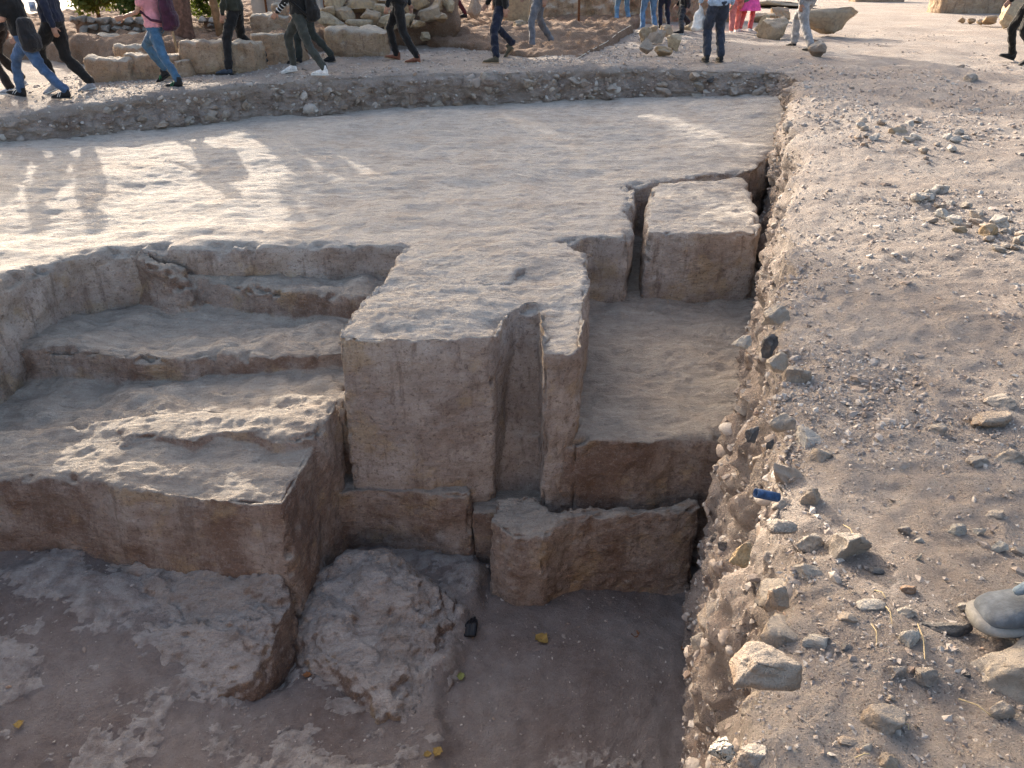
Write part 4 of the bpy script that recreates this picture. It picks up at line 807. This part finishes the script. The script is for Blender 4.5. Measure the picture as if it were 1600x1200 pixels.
# crumbs and gravel that nobody could count
def gravel(name, pos, rad, mat, label, seed):
    big = rad > np.quantile(rad, .78); out = []
    for part_, sel in enumerate((big, ~big)): out.append(_grv(pos[sel], rad[sel], seed + 10 * part_, part_))
    n0 = len(out[0][0]); v = np.vstack([out[0][0], out[1][0]]); f = np.vstack([out[0][1], out[1][1] + n0]); o = mk(name, v, f, mat, None, False, {'tone': np.concatenate([out[0][2], out[1][2]])}); return tag(o, label, 'gravel', None, 'stuff')
def _grv(pos, rad, seed, small):
    q = np.random.default_rng(seed); n = len(pos); t_ = (1 + 5 ** .5) / 2
    ico = np.array([(-1, t_, 0), (1, t_, 0), (-1, -t_, 0), (1, -t_, 0), (0, -1, t_), (0, 1, t_), (0, -1, -t_), (0, 1, -t_), (t_, 0, -1), (t_, 0, 1), (-t_, 0, -1), (-t_, 0, 1)]) / 1.9
    F_ = np.array([(0, 11, 5), (0, 5, 1), (0, 1, 7), (0, 7, 10), (0, 10, 11), (1, 5, 9), (5, 11, 4), (11, 10, 2), (10, 7, 6), (7, 1, 8), (3, 9, 4), (3, 4, 2), (3, 2, 6), (3, 6, 8), (3, 8, 9), (4, 9, 5), (2, 4, 11), (6, 2, 10), (8, 6, 7), (9, 8, 1)])
    if small: ico = np.array([(1, 0, 0), (-1, 0, 0), (0, 1, 0), (0, -1, 0), (0, 0, 1), (0, 0, -1)]) * 1.1; F_ = np.array([(0, 2, 4), (2, 1, 4), (1, 3, 4), (3, 0, 4), (2, 0, 5), (1, 2, 5), (3, 1, 5), (0, 3, 5)])
    m_ = len(ico); v = np.repeat(ico[None], n, 0) * q.uniform(.72, 1.2, (n, m_, 1)) + q.normal(size=(n, m_, 3)) * (.08 + .12 * small)
    v *= np.stack([q.uniform(.8, 1.5, n), q.uniform(.7, 1.1, n), q.uniform(.4, .8, n)], 1)[:, None, :]
    a, b, c = q.uniform(0, 6.28, n), q.normal(size=n) * .45, q.normal(size=n) * .45; ca, sa, cb, sb, cc, sc_ = np.cos(a), np.sin(a), np.cos(b), np.sin(b), np.cos(c), np.sin(c)
    o1 = np.zeros(n); i1 = np.ones(n)
    Rz = np.stack([ca, -sa, o1, sa, ca, o1, o1, o1, i1], 1).reshape(n, 3, 3); Rx = np.stack([i1, o1, o1, o1, cb, -sb, o1, sb, cb], 1).reshape(n, 3, 3); Ry = np.stack([cc, o1, sc_, o1, i1, o1, -sc_, o1, cc], 1).reshape(n, 3, 3)
    v = np.einsum('nij,nkj->nki', Rz @ Rx @ Ry, v * rad[:, None, None]) + pos[:, None, :]
    f = (F_[None] + m_ * np.arange(n)[:, None, None]).reshape(-1, 3); return v.reshape(-1, 3), f, np.repeat(q.random(n), m_)
s = NT('gravel'); at_ = s.n('ShaderNodeAttribute', attribute_name='tone'); n3 = s.noise(90, 4, .7)
gc = s.ramp(at_.outputs['Fac'], [(0, (.26, .21, .18)), (.35, (.36, .31, .275)), (.65, (.45, .40, .36)), (.88, (.54, .495, .45)), (.97, (.38, .27, .2)), (1, (.15, .145, .15))])
s.col(s.mix(s.rng(n3, .4, .7, 0, .4), gc, (.24, .19, .155))); s.bump([(n3, .006)]); M_GRAV = s.m
NT_ = len(s_out) - 14
Rt, Ct = np.nonzero(np.ones((NT_, S_), bool)); Pt = GRg[NF:NF + NT_][Rt, Ct]
sp = np.gradient(s_out)[:NT_]; cw = np.linalg.norm(np.gradient(GRg[NF + 5], axis=0)[:, :2], axis=1) + 1e-4
dist = np.linalg.norm(Pt - np.array((0, 0, 1.6)), axis=1)
ok = (Pt[:, 1] > .8) & (Pt[:, 0] < 10) & (Pt[:, 0] > -8) & (np.abs(Pt[:, 0]) < .72 * Pt[:, 1] + .9)
clump = np.clip(fbm(Pt, .7, 4, 50) + .65, .25, 1.6) ** 1.3
rimw = 1 + 1.6 * np.exp(-s_out[Rt] / .5) * (Pt[:, 1] < 6)
wg = sp[Rt] * cw[Ct] * clump * rimw / dist ** 1.7 * ok; wg /= wg.sum()
k = r.choice(len(wg), 36000, True, wg); jit = r.normal(size=(len(k), 3)) * np.array((.03, .03, 0))
rad = np.clip(r.lognormal(-5.45, .55, len(k)) * (dist[k] / 3) ** .75, .0025, .032); pos = Pt[k] + jit; pos[:, 2] -= rad * .05
gravel('gravel', pos, rad, M_GRAV, 'loose pale gravel scattered over the trodden ground', 1)
Rf2, Cf2 = np.nonzero(np.ones((NF, S_), bool)); Pf = GRg[:NF][Rf2, Cf2]; ok = (Pf[:, 1] > .9) & (Pf[:, 0] > -7.5) & (Pf[:, 2] > -2.45); Pf = Pf[ok]; Nf = NNg[:NF][Rf2, Cf2][ok]
df = np.linalg.norm(Pf - np.array((0, 0, 1.6)), axis=1); wf = np.where(Pf[:, 1] > 10, .12, 1.0); k = r.choice(len(Pf), 13000, True, wf / wf.sum()); rad = np.clip(r.lognormal(-5.1, .6, len(k)) * (df[k] / 3) ** .7, .003, .03)
gravel('section_gravel', Pf[k] - Nf[k] * (rad * .2)[:, None], rad, M_GRAV, 'small stones and crumbs stuck in the earth sections', 2)
n = 4200; pp = np.column_stack([r.uniform(-3.6, 1.1, n), r.uniform(1.8, 4.6, n), np.full(n, -2.4)]); kk = ((pp[:, 0] + 5.2) / 7.4 * (nx - 1)).round().astype(int) + ((pp[:, 1] + .4) / 5.7 * (ny - 1)).round().astype(int) * nx; pp[:, 2] = f3[kk, 2]
gravel('pit_gravel', pp, np.clip(r.lognormal(-5.6, .6, n), .002, .02), M_GRAV, 'tiny pale crumbs on the soil of the pit bottom', 3)

lo = [stone_mesh('cobble', 500 + q, 2) for q in range(6)]; LV = []; LF_ = None
for m_ in lo:
    a_ = np.empty(len(m_.vertices) * 3); m_.vertices.foreach_get('co', a_); LV.append(a_.reshape(-1, 3)); LF_ = np.array([p_.vertices[:] for p_ in m_.polygons]); bpy.data.meshes.remove(m_)
wf = np.where(Pf[:, 1] > 10, .5, 1.0) * np.where(Pf[:, 2] > -1.4, 1.6, .8); kk = r.choice(len(Pf), 620, False, wf / wf.sum()); vv = []; tone = []
for q_, k_ in enumerate(kk):
    s_ = float(np.clip(r.lognormal(-3.55, .45), .014, .07)) * (1.5 if Pf[k_, 1] > 10 else 1); e_ = Matrix.Rotation(r.uniform(0, 6.28), 3, 'Z') @ Matrix.Rotation(r.normal() * .6, 3, 'X')
    vv.append((LV[q_ % 6] * np.array((1.2, .9, .75)) * s_) @ np.array(e_).T + Pf[k_] - Nf[k_] * s_ * .35); tone.append(np.full(len(LV[0]), r.uniform(.1, .96)))
o = mk('section_cobbles', np.vstack(vv), np.vstack([LF_ + q_ * len(LV[0]) for q_ in range(len(kk))]), M_GRAV, None, True, {'tone': np.concatenate(tone)}); tag(o, 'cobbles packed in the earth sections round the pit', 'cobbles', None, 'stuff')
# stones one can point at on the near bank
def gstone(label, cx, cy, w_, h_, mat=M_STONE, k=0, rz=0., face=None, box=False, flat=.75, sink=.38, tilt=.12, name='stone'):
    if face is None:
        p = atg(cx, cy); p = ground_at(p[0], p[1]).copy(); p = at(cx, cy, p[2])
    else: p = onface(cx, cy, face)
    s_ = depth(p) / FPX; a, b, c = w_ * s_ / 2 * 1.05, w_ * s_ / 2 * flat, h_ * s_ / 2 * 1.0
    if face is None: p = p + np.array((0, 0, c * (1 - 2 * sink) * .5))
    o = stone(name, p, (a, b, c), mat, None, rz, tilt, BOX[k % 8] if box else None, k); return tag(o, label, 'stone')
for a in (
 ('large pale angular stone on the edge of the bank, below the gravel patch', 1330, 862, 76, 78, M_STONE, 0, .3, None, True, .7),
 ('rounded grey stone on the bank edge beside the dark basalt', 1240, 590, 52, 50, M_STONE, 1),
 ('tilted grey brown stone left of the rounded one on the bank edge', 1212, 567, 46, 40, M_STONE, 2, .6, .02),
 ('blue black basalt lump in the upper part of the section', 1200, 542, 38, 44, M_BASALT, 3, .2, .05),
 ('thin orange potsherd sticking out of the section like a tongue', 1152, 557, 36, 22, M_BRICK, 4, .2, .14, True, .5),
 ('creamy knobbly stone above the orange potsherd', 1162, 535, 36, 28, M_PALE, 5, .1, .1),
 ('long grey stone near the top of the section, above the basalt', 1212, 492, 52, 32, M_STONE, 6, .3, .02),
 ('blue grey basalt chip in the middle of the section', 1176, 678, 22, 34, M_BASALT, 7, .3, .06),
 ('smaller dark basalt chip right of the blue grey one', 1203, 695, 14, 26, M_BASALT, 8, .3, .0),
 ('grey brown stone with a brown underside in the section', 1222, 662, 48, 40, M_STONE, 9, .2, .0),
 ('round pitted stone on the bank among pale gravel', 1281, 718, 40, 36, M_STONE, 10),
 ('flat broad cream stone above the round pitted one', 1268, 690, 62, 34, M_PALE, 1, .2, None, True, .8),
 ('upright grooved stone on the bank right of the blue pipe', 1266, 784, 34, 52, M_STONE, 11),
 ('flat grey capping stone below the blue pipe', 1222, 792, 46, 30, M_STONE, 12),
 ('brown stone under the flat grey capping stone', 1222, 822, 46, 28, M_STONE, 13, .2, .0),
 ('pair stone with a pale left half left of the large angular one', 1268, 852, 52, 42, M_STONE, 2),
 ('smooth grey stone below the large angular one', 1267, 896, 54, 30, M_STONE, 4),
 ('long brown stone hanging in the shaded section', 1160, 868, 40, 62, M_GOLD, 5, .3, .06),
 ('pale stone at the rim in front of the smooth grey one', 1215, 935, 44, 52, M_STONE, 6, .2, .0),
 ('huge wedge shaped brown stone jutting from the near section', 1186, 1040, 124, 84, M_STONE, 7, .25, -.03, True),
 ('grey boulder at the foot of the near section', 1128, 1172, 52, 60, M_STONE, 8, .3, .1),
 ('rounded grey stone low in the near section', 1112, 1112, 40, 52, M_STONE, 9, .3, .12),
 ('split grey stone at the bottom edge of the photo, near the section', 1176, 1182, 52, 36, M_STONE, 10, .2, .02),
 ('oval cream stone lying alone on the near bank', 1275, 1003, 50, 30, M_PALE, 11),
 ('small black basalt pebble right of the oval cream stone', 1322, 1013, 22, 14, M_BASALT, 12),
 ('pale wedge stone under a dry stalk on the near bank', 1360, 945, 44, 22, M_PALE, 13),
 ('flat tan stone left of the pale wedge stone', 1326, 966, 34, 18, M_STONE, 0),
 ('orange brown stone farther back on the near bank', 1416, 922, 28, 20, M_BRICK, 1),
 ('long tan stone with stalks across it', 1414, 956, 38, 16, M_STONE, 2),
 ('angular cream stone in front of the dark slab', 1417, 1002, 46, 38, M_PALE, 3),
 ('dark basalt slab sunk in the soil beside the shoe', 1482, 986, 96, 30, M_BASALT, 4, .1, None, True, .45),
 ('very large pale boulder cut by the right edge below the shoe', 1585, 1055, 170, 112, M_STONE, 5, .2, None, False, .75),
 ('pinkish buried stone left of the very large boulder', 1446, 1060, 48, 42, M_STONE, 6),
 ('grey upright stone left of the pinkish buried one', 1401, 1052, 28, 34, M_STONE, 7),
 ('dark round pebble at the edge of the very large boulder', 1512, 1056, 12, 14, M_BASALT, 8),
 ('knobbly grey stone in front of the very large boulder', 1564, 1112, 42, 40, M_STONE, 9),
 ('large smooth mauve grey stone near the bottom edge', 1380, 1128, 72, 50, M_STONE, 10),
 ('bright white chip near the bottom edge', 1356, 1168, 16, 18, M_PALE, 11),
 ('ochre stone cut by the bottom edge of the photo', 1386, 1192, 36, 30, M_GOLD, 12),
 ('flat brown stone left of the bright white chip', 1324, 1158, 30, 14, M_STONE, 13),
 ('small round tan stone in the middle of the near bank', 1392, 1092, 17, 15, M_STONE, 0),
 ('long tan stone with a strong shadow, left of two', 1521, 722, 48, 24, M_STONE, 1, .5),
 ('grey tan stone right of the long one with a shadow', 1576, 716, 50, 28, M_STONE, 2),
 ('broad flat stone half buried on the right', 1546, 660, 78, 30, M_STONE, 3, .1, None, True, .6),
 ('smooth grey stone above the broad flat one', 1562, 630, 58, 26, M_STONE, 4),
 ('low brown stone left of the broad flat one', 1465, 671, 42, 20, M_STONE, 5),
 ('pale angular stone standing alone on the right', 1496, 830, 32, 30, M_PALE, 6),
 ('small pale stone right of the angular one', 1530, 832, 18, 20, M_PALE, 7),
 ('pinkish lump left of the angular stone', 1414, 830, 24, 20, M_STONE, 8),
 ('pale stone at the right, left of the edge pebble', 1562, 856, 28, 26, M_PALE, 9),
 ('flat tan pebble at the right edge above the shoe', 1592, 863, 26, 14, M_STONE, 10),
 ('rough low stone with a shadow on the right', 1553, 806, 36, 20, M_STONE, 11),
 ('upright pale sliver stone on the near bank', 1434, 874, 9, 26, M_PALE, 12, .2, None, False, .5),
 ('dark flat pebble right of the large angular stone', 1370, 892, 22, 14, M_BASALT, 13),
 ('small cream stone above the pale sliver', 1437, 846, 18, 16, M_PALE, 0),
 ('grey flat pebble just left of the shoe toe', 1505, 948, 28, 15, M_STONE, 1),
 ('pale flat stone lying on the trodden ground at the upper right', 1524, 174, 20, 10, M_PALE, 2),
 ('grey brown stone half sunk at the upper right', 1514, 125, 30, 18, M_STONE, 3),
 ('small brown stone far back on the right path', 1502, 105, 14, 9, M_STONE, 5)): gstone(*a)
spots = []
for k in range(58):                                   # pale rubble scatters on the right
    if k < 24: x_ = r.uniform(1335, 1520); y_ = 218 + (x_ - 1420) * .03 + r.normal() * 13
    else: x_ = r.uniform(1425, 1598); y_ = 305 + (x_ - 1425) * .42 + r.normal() * 16
    spots.append((k < 24, x_, y_, r.uniform(9, 22) * (1.45 if k >= 24 else 1)))
ORD = ['leftmost', 'second', 'third', 'fourth', 'fifth', 'sixth', 'seventh', 'eighth', 'ninth', 'tenth', 'eleventh', 'twelfth', 'thirteenth', 'fourteenth', 'fifteenth', 'sixteenth', 'seventeenth', 'eighteenth', 'nineteenth', 'twentieth'] + ['twenty-' + q for q in ('first', 'second', 'third', 'fourth', 'fifth', 'sixth', 'seventh', 'eighth', 'ninth')] + ['thirtieth'] + ['thirty-' + q for q in ('first', 'second', 'third', 'fourth', 'fifth')]
for far in (True, False):
    for i, (_, x_, y_, w_) in enumerate(sorted([q for q in spots if q[0] == far], key=lambda q: q[1])):
        pale = r.random() < .45; p = atg(x_, y_); p = ground_at(p[0], p[1]); s_ = depth(p) / FPX
        o = stone('stone', p + np.array((0, 0, w_ * s_ * .16)), (w_ * s_ * .55, w_ * s_ * .42, w_ * s_ * .33), M_PALE if pale else M_STONE, None, None, .2)
        tag(o, '%s %s stone, %s in the %s rubble scatter on the right ground' % ('white' if pale else 'tan', 'big' if w_ > (24 if not far else 17) else 'small', ORD[i] if i == 0 else ORD[i] + ' from the left', 'far' if far else 'near'), 'stone', 'stones of the %s rubble scatter' % ('far' if far else 'near'))
gstone('tan boulder in the near rubble scatter, biggest of it', 1540, 366, 42, 32, M_GOLD, 3); gstone('brown boulder rising from the far rubble scatter', 1402, 208, 36, 20, M_GOLD, 6); gstone('second tan stone left of the biggest in the near scatter', 1500, 362, 26, 20, M_GOLD, 8)

# ------------------------------------------------------------------ small things
BLUE = plain('blue_plastic', (.025, .06, .14), .75, .4, 60, .003)
p = onface(1190, 772, -.01); g = Geo(); rr = .0125
ax = Vector((.9, .1, -.28)).normalized(); c0_ = V(p) - ax * .018; c1_ = V(p) + ax * .05
side = ax.cross(Vector((0, 0, 1))).normalized(); upv = side.cross(ax)
def ring(c, q): return [c + side * math.cos(a) * q + upv * math.sin(a) * q for a in [2 * math.pi * j / 20 for j in range(20)]]
g.loft([ring(c1_, rr), ring(c0_, rr), ring(c0_, rr * .82), ring(c0_ + ax * .05, rr * .8)]); o = g.obj('pipe_piece', BLUE, None, True); rebase(o, p); tag(o, 'short piece of blue plastic pipe poking out of the section', 'pipe')
LF = [plain('dry_leaf_yellow', (.27, .175, .05), .8, .25, 40, .001), plain('dry_leaf_green', (.22, .225, .07), .8, .2, 40, .001), plain('dry_leaf_brown', (.22, .09, .035), .8, .3, 40, .001)]
def pit_z(x_, y_): return float(f3[int(round((x_ + 5.2) / 7.4 * (nx - 1))) + int(round((y_ + .4) / 5.7 * (ny - 1))) * nx, 2])
def leaf(label, px, py, z, w_, m, seed):
    q = np.random.default_rng(seed); p = at(px, py, z)
    if z < -2.1: p = at(px, py, pit_z(p[0], p[1])); p[2] += .004
    if True: pass
    s_ = w_ * depth(p) / FPX / 2; rings = [];
    outl = [(0, -1), (.35, -.75), (.75, -.5), (.65, -.1), (1.0, .15), (.6, .4), (.45, .8), (0, 1.05), (-.4, .75), (-.62, .45), (-1, .1), (-.68, -.1), (-.75, -.5), (-.3, -.8)]
    a0 = q.uniform(0, 6.28); v = []
    for x_, y_ in outl: X_ = x_ * math.cos(a0) - y_ * math.sin(a0); Y_ = x_ * math.sin(a0) + y_ * math.cos(a0); v.append((X_ * s_, Y_ * s_, s_ * (.12 + .35 * x_ * x_ + .15 * q.random())))
    n_ = len(v); vv = [(0, 0, .02 * s_)] + v + [(0, 0, -.02 * s_)] + [(a, b, c - .03 * s_) for a, b, c in v]
    f = [(0, 1 + i, 1 + (i + 1) % n_) for i in range(n_)] + [(n_ + 1, n_ + 2 + (i + 1) % n_, n_ + 2 + i) for i in range(n_)]
    gg = Geo(); gg.add(vv, f); gg.tube([(0, 0, .01), (math.sin(a0) * s_ * 1.5, -math.cos(a0) * s_ * 1.5, s_ * .3)], [s_ * .04, s_ * .03], 5); o = gg.obj('fallen_leaf', LF[m], None, True); o.location = [float(c) for c in p]; return tag(o, label, 'leaf')
for i, a in enumerate((('yellow fallen leaf in the middle of the pit bottom', 846, 1000, -2.36, 24, 0), ('yellow green fallen leaf beside the humped slab', 720, 1058, -2.37, 15, 1), ('small brown fallen leaf in the gap between the slabs', 480, 1056, -2.30, 13, 2), ('orange fallen leaf at the left edge of the pit bottom', 30, 1133, -2.20, 16, 0), ('yellow fallen leaf at the bottom edge, right of a pair', 684, 1176, -2.37, 18, 0), ('small yellow fallen leaf at the bottom edge, left of a pair', 668, 1180, -2.37, 13, 0), ('brown curled leaf right of the middle of the pit bottom', 992, 992, -2.36, 15, 2), ('yellow leaf in the trough behind the low rock wall', 1069, 765, -1.90, 15, 1), ('dark brown leaf near the foot of the section', 1073, 1013, -2.36, 20, 2))): leaf(*a, i)
p = at(735, 984, -2.37); s_ = depth(p) / FPX; g = Geo()
for k, (dx, L) in enumerate(((-6, 22), (-2, 27), (3, 30), (6, 24))): g.tube([p + np.array((dx * s_, -14 * s_, .012)), p + np.array(((dx + 1) * s_, 4 * s_, .022 + .004 * k)), p + np.array(((dx + 3) * s_, L * s_ - 8 * s_, .016))], [4 * s_, 4.6 * s_, 2.2 * s_], 7)
co, no, fa = g.remesh(.004, 1); o = mk('scrap_of_plastic', co, fa, plain('black_plastic', (.008, .009, .012), .35)); rebase(o, p); tag(o, 'crumpled black scrap of plastic on the pit bottom', 'scrap')
STRAW = plain('straw', (.46, .36, .21), .8)
for i, (x0, y0, x1, y1) in enumerate(((1434, 975, 1445, 1030), (1382, 945, 1394, 975), (1362, 975, 1370, 1005), (1366, 922, 1384, 935), (1498, 1092, 1548, 1118), (1318, 820, 1334, 838), (1336, 1184, 1358, 1178), (1410, 1130, 1420, 1140))):
    a = atg(x0, y0); b = atg(x1, y1); a = at(x0, y0, ground_at(a[0], a[1])[2] + .008); b = at(x1, y1, ground_at(b[0], b[1])[2] + .012); g = Geo()
    g.tube([a, (a + b) / 2 + np.array((.004, 0, .008)), b], [.0016, .0018, .0012], 6); o = g.obj('dry_stalk', STRAW, None, True); rebase(o, a)
    tag(o, ('pale dry stalk leaning over the angular cream stone', 'curved dry stalk hanging from the pale wedge stone', 'short dry stalk left of the curved one', 'dry stalk behind the pale wedge stone', 'long dry stalk by the very large boulder', 'dry grass blade above the large angular stone', 'dry stalk beside the bright white chip', 'tiny dry stalk on the large mauve stone')[i], 'stalk')
